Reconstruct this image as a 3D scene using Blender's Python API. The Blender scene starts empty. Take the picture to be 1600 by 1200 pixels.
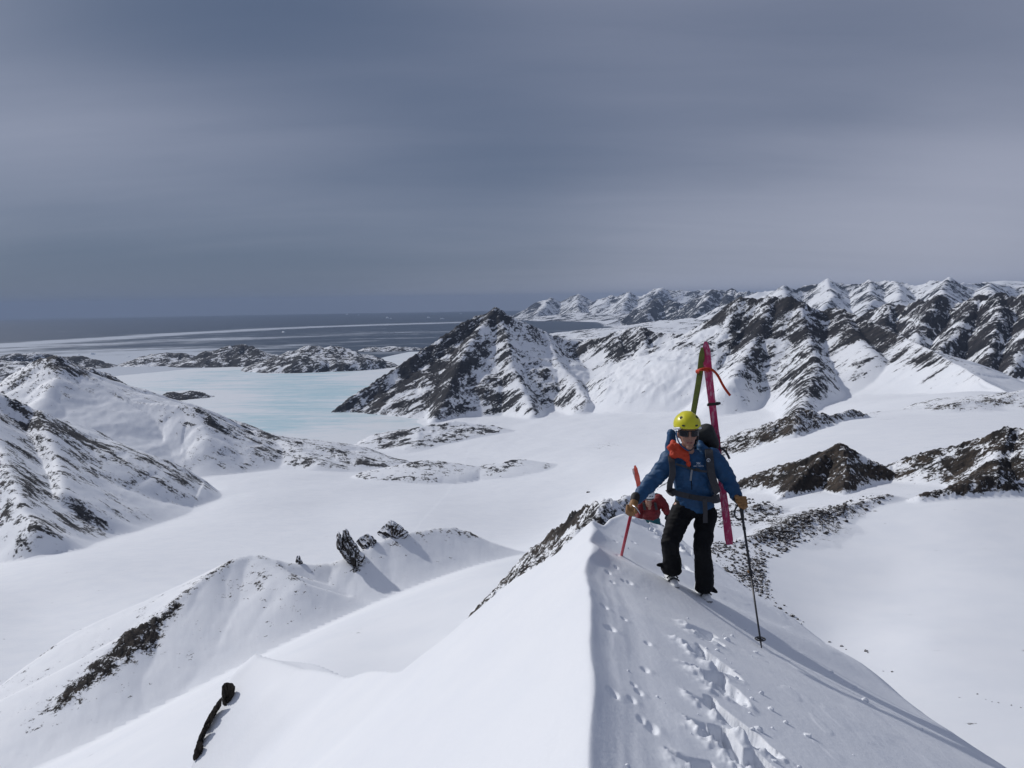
import bpy, bmesh, math, random
import numpy as np
from mathutils import Vector, Matrix, Euler

# ------------------------------------------------------------------ camera, sky, sun, exposure
scn = bpy.context.scene
COL = scn.collection
FPX = 1290.0                       # focal length in pixels of the 1600 px wide photograph
PITCH = math.atan((600 - 469) / FPX)
ROLL = math.atan(0.0147)
_F = np.array([0, math.cos(PITCH), -math.sin(PITCH)])
_R0 = np.array([1.0, 0, 0]); _U0 = np.array([0, math.sin(PITCH), math.cos(PITCH)])
_R = math.cos(ROLL) * _R0 - math.sin(ROLL) * _U0
_U = math.sin(ROLL) * _R0 + math.cos(ROLL) * _U0
cam_data = bpy.data.cameras.new("camera")
cam_data.sensor_width = 36.0
cam_data.lens = 36.0 * FPX / 1600.0
cam_data.clip_start = 0.1
cam_data.clip_end = 400000.0
cam = bpy.data.objects.new("camera", cam_data)
COL.objects.link(cam)
m = Matrix.Identity(4)
for i in range(3):
    m[i][0] = _R[i]; m[i][1] = _U[i]; m[i][2] = -_F[i]
cam.matrix_world = m
scn.camera = cam
scn.render.resolution_x, scn.render.resolution_y = 1024, 768

SUN_EL = math.radians(35.0)
SUN_AZ = math.radians(-55.0)       # measured from the view axis (+Y), negative is to the left
SUN_DIR = np.array([math.sin(SUN_AZ) * math.cos(SUN_EL), math.cos(SUN_AZ) * math.cos(SUN_EL), math.sin(SUN_EL)])

world = bpy.data.worlds.new("World")
scn.world = world
world.use_nodes = True
wn, wl = world.node_tree.nodes, world.node_tree.links
wn.clear()
w_out = wn.new("ShaderNodeOutputWorld")
w_bg = wn.new("ShaderNodeBackground")
w_sky = wn.new("ShaderNodeTexSky")
w_sky.sky_type = 'NISHITA'
w_sky.sun_disc = False
w_sky.sun_elevation = SUN_EL
w_sky.sun_rotation = SUN_AZ
w_sky.altitude = 600
w_sky.air_density = 1.0
w_sky.dust_density = 0.0
w_sky.ozone_density = 1.0
# a thin, streaky cloud deck over the clear sky
w_tc = wn.new("ShaderNodeTexCoord")
w_sep = wn.new("ShaderNodeSeparateXYZ")
wl.new(w_tc.outputs["Generated"], w_sep.inputs[0])
def wmath(op, a, b=None, c=None, clamp=False):
    n = wn.new("ShaderNodeMath"); n.operation = op; n.use_clamp = clamp
    for k, v in enumerate((a, b, c)):
        if v is None: continue
        if isinstance(v, (int, float)): n.inputs[k].default_value = v
        else: wl.new(v, n.inputs[k])
    return n.outputs[0]
zz = wmath('MAXIMUM', w_sep.outputs[2], 0.0)
den = wmath('ADD', zz, 0.16)
cx = wmath('DIVIDE', w_sep.outputs[0], den)
cy = wmath('DIVIDE', w_sep.outputs[1], den)
w_comb = wn.new("ShaderNodeCombineXYZ")
wl.new(cx, w_comb.inputs[0]); wl.new(cy, w_comb.inputs[1])
w_map = wn.new("ShaderNodeMapping")
w_map.inputs["Rotation"].default_value = (0, 0, math.radians(-38))
w_map.inputs["Scale"].default_value = (0.34, 0.95, 1.0)
w_map.inputs["Location"].default_value = (3.1, 1.7, 0)
wl.new(w_comb.outputs[0], w_map.inputs[0])
w_n1 = wn.new("ShaderNodeTexNoise"); w_n1.inputs["Scale"].default_value = 0.85
w_n1.inputs["Detail"].default_value = 4.0; w_n1.inputs["Roughness"].default_value = 0.42
w_n1.inputs["Distortion"].default_value = 0.35
wl.new(w_map.outputs[0], w_n1.inputs["Vector"])
w_map2 = wn.new("ShaderNodeMapping")
w_map2.inputs["Rotation"].default_value = (0, 0, math.radians(-50)); w_map2.inputs["Scale"].default_value = (0.9, 3.4, 1.0)
wl.new(w_comb.outputs[0], w_map2.inputs[0])
w_n2 = wn.new("ShaderNodeTexNoise"); w_n2.inputs["Scale"].default_value = 1.0; w_n2.inputs["Detail"].default_value = 7.0; w_n2.inputs["Roughness"].default_value = 0.58; w_n2.inputs["Distortion"].default_value = 0.5
wl.new(w_map2.outputs[0], w_n2.inputs["Vector"])
# banks of denser cloud: (px, py, half width deg, weight) of their centres
thick = wmath('MULTIPLY', wmath('SUBTRACT', 0.5, w_n1.outputs["Fac"]), 1.1)
thick = wmath('ADD', thick, wmath('MULTIPLY', wmath('SUBTRACT', 0.5, w_n2.outputs["Fac"]), 0.34))
for c_px, c_py, wdt, amt in ((200, 0, 14, 1.23), (480, 80, 12, -0.00), (680, 190, 12, 0.36), (860, 290, 14, 0.58), (0, 480, 7, 0.78), (180, 480, 7, 0.88), (350, 478, 7, 0.86), (520, 475, 7, 0.75), (700, 472, 7, 0.07), (1000, 430, 10, -0.68), (1250, 430, 9, -0.52), (1520, 430, 9, -1.07), (1350, 180, 14, 0.64), (1550, 60, 14, -0.44), (1100, 40, 12, -0.31), (820, 20, 10, -0.26), (100, 250, 11, -0.85), (320, 330, 10, -0.49), (560, 350, 10, -0.58), (1100, 230, 11, 0.06)):
    d_ = FPX * _F + (c_px - 800) * _R + (600 - c_py) * _U; d_ = d_ / np.linalg.norm(d_)
    v_ = wn.new("ShaderNodeVectorMath"); v_.operation = 'DOT_PRODUCT'; v_.inputs[1].default_value = tuple(d_)
    wl.new(w_tc.outputs["Generated"], v_.inputs[0])
    k_ = 1.0 / (1 - math.cos(math.radians(wdt)))
    e_ = wmath('EXPONENT', wmath('MULTIPLY', wmath('SUBTRACT', v_.outputs["Value"], 1.0), k_))
    thick = wmath('ADD', thick, wmath('MULTIPLY', e_, amt))
w_ramp = wn.new("ShaderNodeMapRange"); w_ramp.interpolation_type = 'SMOOTHSTEP'
w_ramp.inputs["From Min"].default_value = 1.0; w_ramp.inputs["From Max"].default_value = -1.3
wl.new(thick, w_ramp.inputs["Value"])
# thick slate cloud and thin pale cloud
w_cc = wn.new("ShaderNodeMix"); w_cc.data_type = 'RGBA'
w_cc.inputs[6].default_value = (0.86, 1.17, 1.90, 1)     # dense, blue-grey
w_cc.inputs[7].default_value = (3.6, 3.78, 4.75, 1)     # thin, pale
wl.new(w_ramp.outputs[0], w_cc.inputs[0])
# glow of the veiled sun through the deck
w_dot = wn.new("ShaderNodeVectorMath"); w_dot.operation = 'DOT_PRODUCT'
w_dot.inputs[1].default_value = tuple(SUN_DIR)
wl.new(w_tc.outputs["Generated"], w_dot.inputs[0])
glow = wmath('POWER', wmath('MAXIMUM', w_dot.outputs["Value"], 0.0), 22.0)
w_gl = wn.new("ShaderNodeMix"); w_gl.data_type = 'RGBA'; w_gl.blend_type = 'ADD'
w_gl.inputs[7].default_value = (9.0, 9.0, 9.2, 1)
wl.new(glow, w_gl.inputs[0]); wl.new(w_cc.outputs[2], w_gl.inputs[6])
w_mix = wn.new("ShaderNodeMix"); w_mix.data_type = 'RGBA'
w_mix.inputs[0].default_value = 0.94
wl.new(w_sky.outputs[0], w_mix.inputs[6]); wl.new(w_gl.outputs[2], w_mix.inputs[7])
wl.new(w_mix.outputs[2], w_bg.inputs[0])
w_bg.inputs[1].default_value = 0.10
wl.new(w_bg.outputs[0], w_out.inputs[0])

sun_data = bpy.data.lights.new("sun", 'SUN')
sun_data.energy = 2.3
sun_data.angle = math.radians(1.2)
sun_data.color = (1.0, 0.98, 0.96)
sun = bpy.data.objects.new("sun", sun_data)
COL.objects.link(sun)
sun.rotation_euler = Vector(tuple(-SUN_DIR)).to_track_quat('-Z', 'Y').to_euler()

scn.view_settings.view_transform = 'Standard'
scn.view_settings.look = 'None'
scn.view_settings.gamma = 1.0
scn.view_settings.exposure = 0.0
scn.view_settings.use_curve_mapping = False
scn.cycles.use_denoising = True
scn.cycles.max_bounces = 8
scn.cycles.diffuse_bounces = 4
scn.cycles.volume_bounces = 1

# ------------------------------------------------------------------ helpers
ALT = 600.0                        # eye height above the sea
R_EARTH = 7.4e6                    # with refraction
random.seed(5)

def ray(px, py):
    return FPX * _F + (px - 800.0) * _R + (600.0 - py) * _U
def at(px, py, r):
    """the point seen at (px, py) at horizontal range r"""
    d = ray(px, py)
    return d * (r / math.hypot(d[0], d[1]))
def az(px, py=600.0):
    d = ray(px, py); return math.atan2(d[0], d[1])

def _hash(ix, iy, seed):
    h = (ix.astype(np.int64) * 374761393 + iy.astype(np.int64) * 668265263 + seed * 974634777) & 0xFFFFFFFF
    h = ((h ^ (h >> 13)) * 1274126177) & 0xFFFFFFFF
    return (h ^ (h >> 16)) & 0xFFFF
_ang = np.arange(65536) * (2 * np.pi / 65536)
_gx, _gy = np.cos(_ang).astype(np.float32), np.sin(_ang).astype(np.float32)
def perlin(x, y, seed=0):
    x0 = np.floor(x); y0 = np.floor(y)
    fx = (x - x0).astype(np.float32); fy = (y - y0).astype(np.float32)
    x0 = x0.astype(np.int64); y0 = y0.astype(np.int64)
    u = fx * fx * fx * (fx * (fx * 6 - 15) + 10); v = fy * fy * fy * (fy * (fy * 6 - 15) + 10)
    def g(dx, dy):
        h = _hash(x0 + dx, y0 + dy, seed)
        return _gx[h] * (fx - dx) + _gy[h] * (fy - dy)
    a = g(0, 0); b = g(1, 0); c = g(0, 1); d = g(1, 1)
    a = a + u * (b - a); c = c + u * (d - c)
    return (a + v * (c - a)) * 1.5
def fbm(x, y, seed=0, octs=4, gain=0.5, lac=2.03, ridged=False):
    s = 0; amp = 1.0; tot = 0
    for o in range(octs):
        n = perlin(x, y, seed + o * 17)
        if ridged: n = 1 - 2 * np.abs(n)
        s = s + amp * n; tot += amp
        amp *= gain; x = x * lac + 11.3; y = y * lac - 7.1
    return s / tot
def smooth(a, b, x):
    t = np.clip((x - a) / (b - a), 0, 1); return t * t * (3 - 2 * t)

class TPS:
    """thin-plate surface through scattered heights"""
    def __init__(self, pts, vals, lam=1e-3):
        P = np.array(pts, float); n = len(P)
        d = np.linalg.norm(P[:, None] - P[None], axis=2)
        K = self.k(d) + lam * np.eye(n)
        Q = np.hstack([np.ones((n, 1)), P])
        A = np.zeros((n + 3, n + 3)); A[:n, :n] = K; A[:n, n:] = Q; A[n:, :n] = Q.T
        self.w = np.linalg.solve(A, np.concatenate([np.array(vals, float), np.zeros(3)])); self.P = P
    @staticmethod
    def k(d):
        return np.where(d > 0, d * d * np.log(np.maximum(d, 1e-9)), 0)
    def __call__(self, x, y):
        s = self.w[-3] + self.w[-2] * x + self.w[-1] * y
        for (a, b), w in zip(self.P, self.w[:-3]):
            d2 = (x - a) ** 2 + (y - b) ** 2
            s = s + w * 0.5 * d2 * np.log(np.maximum(d2, 1e-12))
        return s

def link(name, mesh, mat=None, parent=None, **props):
    o = bpy.data.objects.new(name, mesh); COL.objects.link(o)
    if mat is not None and not mesh.materials: mesh.materials.append(mat)
    if parent is not None: o.parent = parent
    for k, v in props.items(): o[k] = v
    return o
def empty(name, loc, **props):
    o = bpy.data.objects.new(name, None); COL.objects.link(o); o.location = loc
    for k, v in props.items(): o[k] = v
    return o
def grid_mesh(name, V, quads, attrs=None, smooth_shade=True):
    me = bpy.data.meshes.new(name)
    nv, nf = len(V), len(quads)
    me.vertices.add(nv); me.vertices.foreach_set("co", np.ascontiguousarray(V, np.float32).ravel())
    me.loops.add(nf * 4); me.loops.foreach_set("vertex_index", np.ascontiguousarray(quads, np.int32).ravel())
    me.polygons.add(nf)
    me.polygons.foreach_set("loop_start", np.arange(0, nf * 4, 4, dtype=np.int32))
    me.polygons.foreach_set("loop_total", np.full(nf, 4, np.int32))
    me.polygons.foreach_set("use_smooth", np.full(nf, smooth_shade, bool))
    for k, a in (attrs or {}).items():
        at_ = me.attributes.new(k, 'FLOAT', 'POINT')
        at_.data.foreach_set("value", np.ascontiguousarray(a, np.float32))
    me.update(calc_edges=True); me.validate()
    return me

# ------------------------------------------------------------------ materials
class NT:
    def __init__(self, name):
        self.m = bpy.data.materials.new(name); self.m.use_nodes = True
        self.t = self.m.node_tree; self.n = self.t.nodes; self.l = self.t.links
        self.n.clear()
        self.out = self.n.new("ShaderNodeOutputMaterial")
        self.b = self.n.new("ShaderNodeBsdfPrincipled")
        self.l.new(self.b.outputs[0], self.out.inputs[0])
    def put(self, sock, v):
        if isinstance(v, bpy.types.NodeSocket): self.l.new(v, sock)
        else: sock.default_value = v
    def math(self, op, a, b=None, c=None, clamp=False):
        n = self.n.new("ShaderNodeMath"); n.operation = op; n.use_clamp = clamp
        for k, v in enumerate((a, b, c)):
            if v is not None: self.put(n.inputs[k], v)
        return n.outputs[0]
    def mix(self, f, a, b, blend='MIX'):
        n = self.n.new("ShaderNodeMix"); n.data_type = 'RGBA'; n.blend_type = blend
        self.put(n.inputs[0], f); self.put(n.inputs[6], a); self.put(n.inputs[7], b)
        return n.outputs[2]
    def range(self, v, a, b, c=0.0, d=1.0, smooth=True):
        n = self.n.new("ShaderNodeMapRange")
        if smooth: n.interpolation_type = 'SMOOTHSTEP'
        self.put(n.inputs[0], v)
        for k, q in zip((1, 2, 3, 4), (a, b, c, d)): self.put(n.inputs[k], q)
        return n.outputs[0]
    def pos(self, obj=False):
        if obj: return self.n.new("ShaderNodeTexCoord").outputs["Object"]
        return self.n.new("ShaderNodeNewGeometry").outputs["Position"]
    def mapping(self, v, scale=(1, 1, 1), rot=(0, 0, 0), loc=(0, 0, 0)):
        n = self.n.new("ShaderNodeMapping"); self.l.new(v, n.inputs[0])
        n.inputs["Scale"].default_value = scale; n.inputs["Rotation"].default_value = rot; n.inputs["Location"].default_value = loc
        return n.outputs[0]
    def noise(self, v, scale, detail=4, rough=0.5, dist=0.0):
        n = self.n.new("ShaderNodeTexNoise"); self.l.new(v, n.inputs["Vector"])
        n.inputs["Scale"].default_value = scale; n.inputs["Detail"].default_value = detail
        n.inputs["Roughness"].default_value = rough; n.inputs["Distortion"].default_value = dist
        return n.outputs["Fac"]
    def attr(self, name):
        n = self.n.new("ShaderNodeAttribute"); n.attribute_name = name; return n.outputs["Fac"]
    def bump(self, h, strength, dist=1.0, normal=None):
        n = self.n.new("ShaderNodeBump"); self.put(n.inputs["Height"], h)
        n.inputs["Strength"].default_value = strength; n.inputs["Distance"].default_value = dist
        if normal is not None: self.l.new(normal, n.inputs["Normal"])
        return n.outputs[0]
    def base(self, color=None, rough=None, normal=None, **kw):
        if color is not None: self.put(self.b.inputs["Base Color"], color)
        if rough is not None: self.put(self.b.inputs["Roughness"], rough)
        if normal is not None: self.l.new(normal, self.b.inputs["Normal"])
        for k, v in kw.items(): self.put(self.b.inputs[k], v)
        return self.m

SNOW = (0.86, 0.875, 0.90, 1)
def rock_snow(name, size, tilt=0.0, yaw=0.0, stretch=(2.2, 1.0, .62), dark=(0.016, 0.016, 0.019, 1), light=(0.06, 0.052, 0.047, 1), gain=4.3, sharp=4.0, bump=0.5, speck=.75):
    """snow with bare rock showing where the 'rock' attribute is high; size is the metres of one rock patch, tilt the dip of its bands"""
    t = NT(name)
    p = t.pos()
    n = t.n.new("ShaderNodeMapping"); n.vector_type = 'TEXTURE'; t.l.new(p, n.inputs[0])
    n.inputs["Rotation"].default_value = (0, tilt, yaw); n.inputs["Scale"].default_value = tuple(s * size for s in stretch)
    q = n.outputs[0]
    a = t.noise(q, 1.0, 10, 0.70, 0.35)
    b = t.noise(p, 0.33 / size, 3, 0.5)
    c = t.noise(p, 3.3 / size, 7, 0.72)
    v = t.math('ADD', t.math('SUBTRACT', a, 0.5), t.math('MULTIPLY', t.math('SUBTRACT', b, 0.5), 0.5))
    v = t.math('ADD', v, t.math('MULTIPLY', t.math('SUBTRACT', c, 0.5), speck))
    v = t.math('ADD', t.attr('rock'), t.math('MULTIPLY', v, gain))
    fac = t.math('MULTIPLY_ADD', t.math('SUBTRACT', v, 0.5), sharp, 0.5, clamp=True)
    rc = t.mix(t.range(t.noise(q, 1.7, 7, 0.70), 0.36, 0.66), dark, light)
    rc = t.mix(t.range(t.noise(p, 0.21 / size, 2, 0.5), 0.45, 0.7), rc, tuple(0.7 * x for x in dark[:3]) + (1,))
    dust = t.range(t.noise(p, 0.3 / size, 4, 0.6), 0.3, 0.75)
    sc = t.mix(dust, SNOW, (0.81, 0.832, 0.868, 1))
    col = t.mix(fac, sc, rc)
    bh = t.math('ADD', t.math('MULTIPLY', t.noise(q, 1.9, 8, 0.68), fac), t.math('MULTIPLY', fac, 0.35))
    bh = t.math('ADD', bh, t.math('MULTIPLY', t.noise(p, 0.8 / size, 5, 0.6), 0.12))
    return t.base(col, t.math('MULTIPLY_ADD', fac, 0.25, 0.65), t.bump(bh, bump, size * 0.5), **{"Specular IOR Level": 0.2})
# ------------------------------------------------------------------ the land: one height field, cut into its hills
def rows(*zones):
    out = []
    for a, b, k in zones:
        n = max(2, int(math.log(b / a) / k)); out += list(a * (b / a) ** (np.arange(n) / n))
    return np.array(out + [zones[-1][1]])
RR = rows((20, 200, .014), (200, 1000, .0056), (1000, 2500, .0052), (2500, 5600, .0032), (5600, 12500, .0062), (12500, 33000, .0042))
TH = np.radians(np.concatenate([np.linspace(-46, -34, 44, endpoint=False), np.linspace(-34, 34, 930, endpoint=False), np.linspace(34, 46, 44)]))
TT, RG = np.meshgrid(TH, RR)
X = (RG * np.sin(TT)); Y = (RG * np.cos(TT))
LNR = np.log(RG)

BASE = []
def bp(px, py, r):                 # a visible point of the snow
    p = at(px, py, r); BASE.append((2.5 * math.atan2(p[0], p[1]), math.log(r), p[2]))
def bz(px, r, z):                  # a hidden one
    BASE.append((2.5 * az(px), math.log(r), z))
for px, z in ((-200, -22), (200, -22), (600, -22), (930, -14), (1250, -19), (1600, -25), (1850, -25)): bz(px, 22, z)
for px, z in ((-200, -62), (200, -62), (600, -52), (930, -42), (1250, -52), (1600, -62), (1850, -62)): bz(px, 85, z)
for a in ((1300, 990, 310), (1600, 1150, 220), (1450, 1000, 300), (1400, 900, 400), (1550, 850, 460), (1500, 800, 520), (1200, 850, 420),
          (1150, 800, 490), (1300, 780, 560), (1250, 800, 520), (1400, 745, 680), (1215, 785, 560), (1180, 760, 680), (1200, 722, 900),
          (1150, 715, 1150), (1350, 692, 1000), (1500, 692, 950), (1450, 652, 1400), (1300, 660, 1450), (1550, 630, 1850), (1400, 645, 1700), (1560, 612, 2600),
          (1120, 690, 2500), (1000, 700, 2600), (950, 720, 2300), (1000, 740, 1950), (900, 760, 2000), (800, 790, 1800), (700, 760, 2200),
          (600, 740, 2500), (500, 800, 1700), (400, 780, 1900), (300, 830, 1500), (100, 880, 1150), (50, 960, 900),
          (100, 1000, 760), (60, 1100, 560), (-50, 1180, 430), (500, 850, 1250), (650, 800, 1600), (850, 830, 1400), (900, 800, 1650), (-150, 950, 950),
          (650, 930, 300), (500, 1000, 260), (750, 885, 340), (300, 1100, 235), (150, 1170, 260), (600, 1020, 220),
          (670, 658, 4050), (800, 664, 3800), (950, 655, 3600), (1050, 655, 3400), (1100, 672, 2950), (1700, 900, 430), (1750, 700, 950),
          (1450, 580, 5000), (1590, 592, 4800), (1050, 519, 14000), (1120, 512, 15000), (1080, 742, 1250), (1000, 762, 1450), (1120, 727, 1150), (1060, 715, 1900)): bp(*a)
for a in ((450, 4400, -640), (600, 4300, -628), (660, 3950, -606), (520, 3900, -622), (620, 3450, -601), (300, 6000, -660), (560, 5000, -640), (400, 8000, -670), (250, 9000, -670), (380, 3700, -575), (480, 3600, -592), (-150, 5000, -600),
          (0, 6500, -660), (0, 10000, -700), (400, 13000, -720), (800, 13000, -760), (750, 7000, -700), (930, 7500, -700), (930, 12000, -700), (1050, 9000, -660), (1200, 7000, -520), (1300, 10000, -450),
          (1500, 10000, -350), (1500, 24000, -250), (1200, 24000, -400), (900, 26000, -660), (780, 30000, -720), (600, 20000, -760), (0, 20000, -800), (0, 32000, -900), (500, 33000, -900), (1700, 3000, -350), (1700, 8000, -400),
          (-200, 1700, -430), (-300, 2600, -480), (100, 2400, -520), (1000, 160, -58), (700, 160, -82), (1200, 200, -100)): bz(*a)
BZ = np.array(BASE)
base = TPS(BZ[:, :2], BZ[:, 2], lam=2e-3)(2.5 * TT, LNR).astype(np.float64)
base += np.clip(RG / 900, 0, 6) * fbm(X / 260, Y / 260, 3, 3) * 2.0 * smooth(100, 500, RG)
H = base.copy()
LAB = np.zeros(H.shape, np.int16)
ROCK = np.full(H.shape, -0.75)
RIB = np.zeros(H.shape)
FEATS = []

def tent(line, Xs, Ys, Rs, Sn, Sf, L, s2, rnd=.05, s2f=None):
    P = np.array([at(*q) if len(q) == 3 else at(*q[:3]) for q in line])
    best = np.full(Xs.shape, -1e9); U = np.zeros(Xs.shape); D = np.zeros(Xs.shape)
    u0 = 0.0
    for a, b in zip(P[:-1], P[1:]):
        ab = b - a; l2 = ab[0] ** 2 + ab[1] ** 2
        t = np.clip(((Xs - a[0]) * ab[0] + (Ys - a[1]) * ab[1]) / l2, 0, 1)
        qx = a[0] + t * ab[0]; qy = a[1] + t * ab[1]
        d = np.hypot(Xs - qx, Ys - qy)
        far = Rs > np.hypot(qx, qy)
        d0 = d; d = np.sqrt(d * d + (rnd * L) ** 2) - rnd * L
        S = np.where(far, Sf, Sn)
        h = a[2] + t * ab[2] - (S * L * (1 - np.exp(-d / L)) + (s2 if s2f is None else np.where(far, s2f, s2)) * d + .22 * np.maximum(d - 1.9 * L, 0) ** 2 / L)
        w = h > best
        best = np.where(w, h, best); U = np.where(w, u0 + t * math.sqrt(l2), U); D = np.where(w, d, D)
        u0 += math.sqrt(l2)
    return best, U, D

def feature(name, label, mat, lines, Sn=.7, Sf=.8, L=400, s2=.12, rock=.3, rib=.0, lam=150, rough=.0, rs=200, k=6, warp=.2, s2f=None):
    """raise a hill whose crest lines are given as (px, py, range)"""
    idx = len(FEATS) + 1
    FEATS.append(dict(name=name, label=label, mat=mat))
    pts = np.array([at(*q) for l in lines for q in l])
    reach = L * 5 + 60
    m = (X > pts[:, 0].min() - reach) & (X < pts[:, 0].max() + reach) & (Y > pts[:, 1].min() - reach) & (Y < pts[:, 1].max() + reach)
    Xs, Ys, Rs = X[m], Y[m], RG[m]
    wx = fbm(Xs / (lam * 2.3), Ys / (lam * 2.3), idx * 7, 2) * lam * .35
    wy = fbm(Xs / (lam * 2.3), Ys / (lam * 2.3), idx * 7 + 3, 2) * lam * .35
    hf = None
    for li, line in enumerate(lines):
        sn, sf = (Sn, Sf) if li == 0 else (Sn, Sn)
        h, U, D = tent(line, Xs + wx * warp, Ys + wy * warp, Rs, sn, sf, L, s2, .0 if li == 0 else .10, s2f)
        rb = .45 * fbm((U + wx * 1.6 + .3 * D) / lam, (D + wy) / (lam * 3.2), idx * 31 + li, 4, .55, ridged=True) + .55 * fbm((U + wx * 2.2 - .2 * D) / (lam * 2.9), (D + wy) / (lam * 6), idx * 31 + li + 9, 4, .58, ridged=True)
        amp = rib * np.clip(D / (L * .5), 0.05, 1) * np.clip((h - H[m]) / (rib * 3 + 1), 0, 1)
        h = h + amp * (rb - .35)
        if hf is None: hf, RB = h, rb
        else:
            w = h > hf
            RB = np.where(w, rb, RB)
            hf = np.where(w, h, hf)
    clean = hf.copy()
    if rough:
        up = np.clip((hf - H[m]) / (rough * 4), 0.0, 1)
        n = fbm(Xs / rs, Ys / rs, idx * 13, 5, .52, ridged=True)
        hf = hf + rough * (n - .45) * (.05 + .95 * up) * (.25 + .75 * min(1, max(0, rock) * 1.6))
        RB = RB * .6 + n * .6
    cur = H[m]; dlt = hf - cur
    new = .5 * (cur + hf + np.sqrt(dlt * dlt + k * k)) - .5 * k * np.exp(-np.abs(dlt) / (2 * k))
    H[m] = new
    win = dlt > 0
    lab = LAB[m]; lab[win] = idx; LAB[m] = lab
    rk = ROCK[m]; f = smooth(-1.5 * k, 3 * k, dlt); ROCK[m] = rk * (1 - f) + rock * f
    ri = RIB[m]; RIB[m] = ri * (1 - f) + RB * f

M_far = rock_snow("far_mountain_rock", 150, stretch=(2.8, 1, .6), speck=.5, tilt=-.4, dark=(.014, .018, .026, 1), light=(.04, .042, .05, 1), bump=.5)  # both rock tones carry a painted bluish tint of distance haze
M_mid = rock_snow("mountain_rock", 46, tilt=-.60, stretch=(3.4, 1, .60), speck=.50, dark=(.013, .013, .016, 1), light=(.048, .044, .043, 1))
M_dark = rock_snow("dark_mountain_rock", 66, tilt=-.80, stretch=(3.2, 1, .6), speck=.5, dark=(.013, .013, .016, 1), light=(.046, .040, .039, 1))
M_left = rock_snow("slope_rock", 22, tilt=.5, stretch=(3.2, 1, .55), speck=.6, dark=(.024, .024, .026, 1), light=(.07, .064, .06, 1))
M_near = rock_snow("outcrop_rock", 8, tilt=-.6, dark=(.020, .018, .017, 1), light=(.078, .060, .045, 1))
M_fine = rock_snow("scree_rock", 2.6, tilt=-.6, stretch=(1.5, 1, .8), dark=(.022, .020, .020, 1), light=(.085, .070, .058, 1))
M_spur = rock_snow("spur_rock", 3.6, tilt=-.8, stretch=(1.8, 1, .8), dark=(.020, .018, .018, 1), light=(.07, .058, .048, 1))
# far ranges
feature("mountain", "pale blue snowy mountain range far across the open water", M_far,
        [[(800, 494, 30500), (806, 490, 30500), (820, 482, 30500), (835, 473, 30500), (850, 470, 30500), (862, 465, 30500), (876, 473, 30500), (893, 462, 30500), (905, 460, 30500), (925, 470, 30000),
          (940, 467, 29500), (950, 462, 29000), (965, 463, 29000), (985, 457, 28500), (1003, 461, 28500), (1020, 453, 28000), (1035, 451, 28000), (1060, 454, 28000), (1090, 453, 28000), (1120, 453, 28000), (1150, 456, 28000), (1200, 455, 27000)],
         [(862, 465, 30500), (850, 480, 28800), (840, 488, 27800)], [(905, 460, 30500), (900, 476, 28500), (905, 487, 27000)], [(985, 457, 28500), (975, 476, 26500)], [(1035, 451, 28000), (1010, 470, 26500)]],
        Sn=.8, Sf=.6, L=700, s2=.22, rock=.38, rib=120, lam=600, rough=160, rs=950, k=12, warp=.4)
feature("mountain", "low rocky snow patched hills along the far shore of the open water", M_far,
        [[(815, 496, 27000), (860, 492, 26500), (900, 488, 26000), (940, 490, 25000), (980, 489, 24000), (1010, 492, 23000)]], Sn=.16, Sf=.2, L=1500, s2=.06, rock=.5, rough=45, rs=900, k=15)
feature("mountain", "dark pointed rock faces with white gullies behind the coastal hills", M_far,
        [[(958, 506, 20500), (980, 492, 20000), (1000, 480, 19500), (1028, 465, 19000), (1042, 470, 19000), (1055, 466, 18500), (1072, 475, 18500), (1095, 463, 18000), (1118, 452, 18000), (1130, 462, 18000), (1143, 452, 18000), (1160, 459, 17500), (1190, 462, 17500), (1240, 455, 17000)],
         [(1028, 465, 19000), (1010, 488, 17800)], [(1118, 452, 18000), (1095, 480, 16600), (1085, 492, 16000)], [(1143, 452, 18000), (1130, 485, 16500)]],
        Sn=1.0, Sf=.7, L=550, s2=.22, rock=.72, rib=140, lam=480, rough=120, rs=650, k=10, warp=.4)
feature("mountain", "low white coastal hills below the dark pointed faces", M_far,
        [[(960, 512, 14800), (1000, 505, 14600), (1040, 500, 14300), (1080, 497, 14000), (1120, 500, 13500), (1160, 505, 13000)]], Sn=.12, Sf=.2, L=900, s2=.05, rock=.22, rough=50, rs=600, k=12)
feature("mountain", "jagged snowy skyline range behind the brown peak and dark faces", M_far,
        [[(1140, 470, 15500), (1180, 457, 15500), (1205, 452, 15500), (1225, 446, 15300), (1244, 455, 15300), (1258, 444, 15500), (1285, 443, 15500), (1296, 436, 15500), (1308, 440, 15500), (1322, 443, 15500), (1345, 441, 15500), (1358, 437, 15500), (1380, 438, 15500),
          (1400, 440, 15300), (1430, 445, 15000), (1450, 437, 15000), (1468, 439, 14800), (1485, 433, 14500), (1500, 438, 14500), (1516, 441, 14800), (1545, 440, 15500), (1580, 445, 16000), (1650, 440, 16000), (1750, 438, 16000)],
         [(1225, 446, 15300), (1225, 465, 13500), (1240, 485, 12000)], [(1296, 436, 15500), (1300, 460, 13500), (1290, 480, 12000)], [(1358, 437, 15500), (1365, 465, 13000), (1350, 490, 11500)],
         [(1485, 433, 14500), (1470, 452, 12500), (1478, 460, 11500)], [(1400, 440, 15300), (1405, 465, 13000)], [(1540, 440, 15500), (1550, 455, 13000)]],
        Sn=.8, Sf=.6, L=450, s2=.2, rock=.22, rib=100, lam=420, rough=150, rs=600, k=10, warp=.5)
feature("mountain", "faint snow dome on the skyline beyond the jagged range", M_far,
        [[(1520, 444, 26000), (1545, 440, 26000), (1570, 438, 26000), (1600, 439, 26000), (1700, 436, 26000)]], Sn=.2, Sf=.3, L=2000, s2=.05, rock=.0, rough=40, rs=900, k=15)
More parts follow.
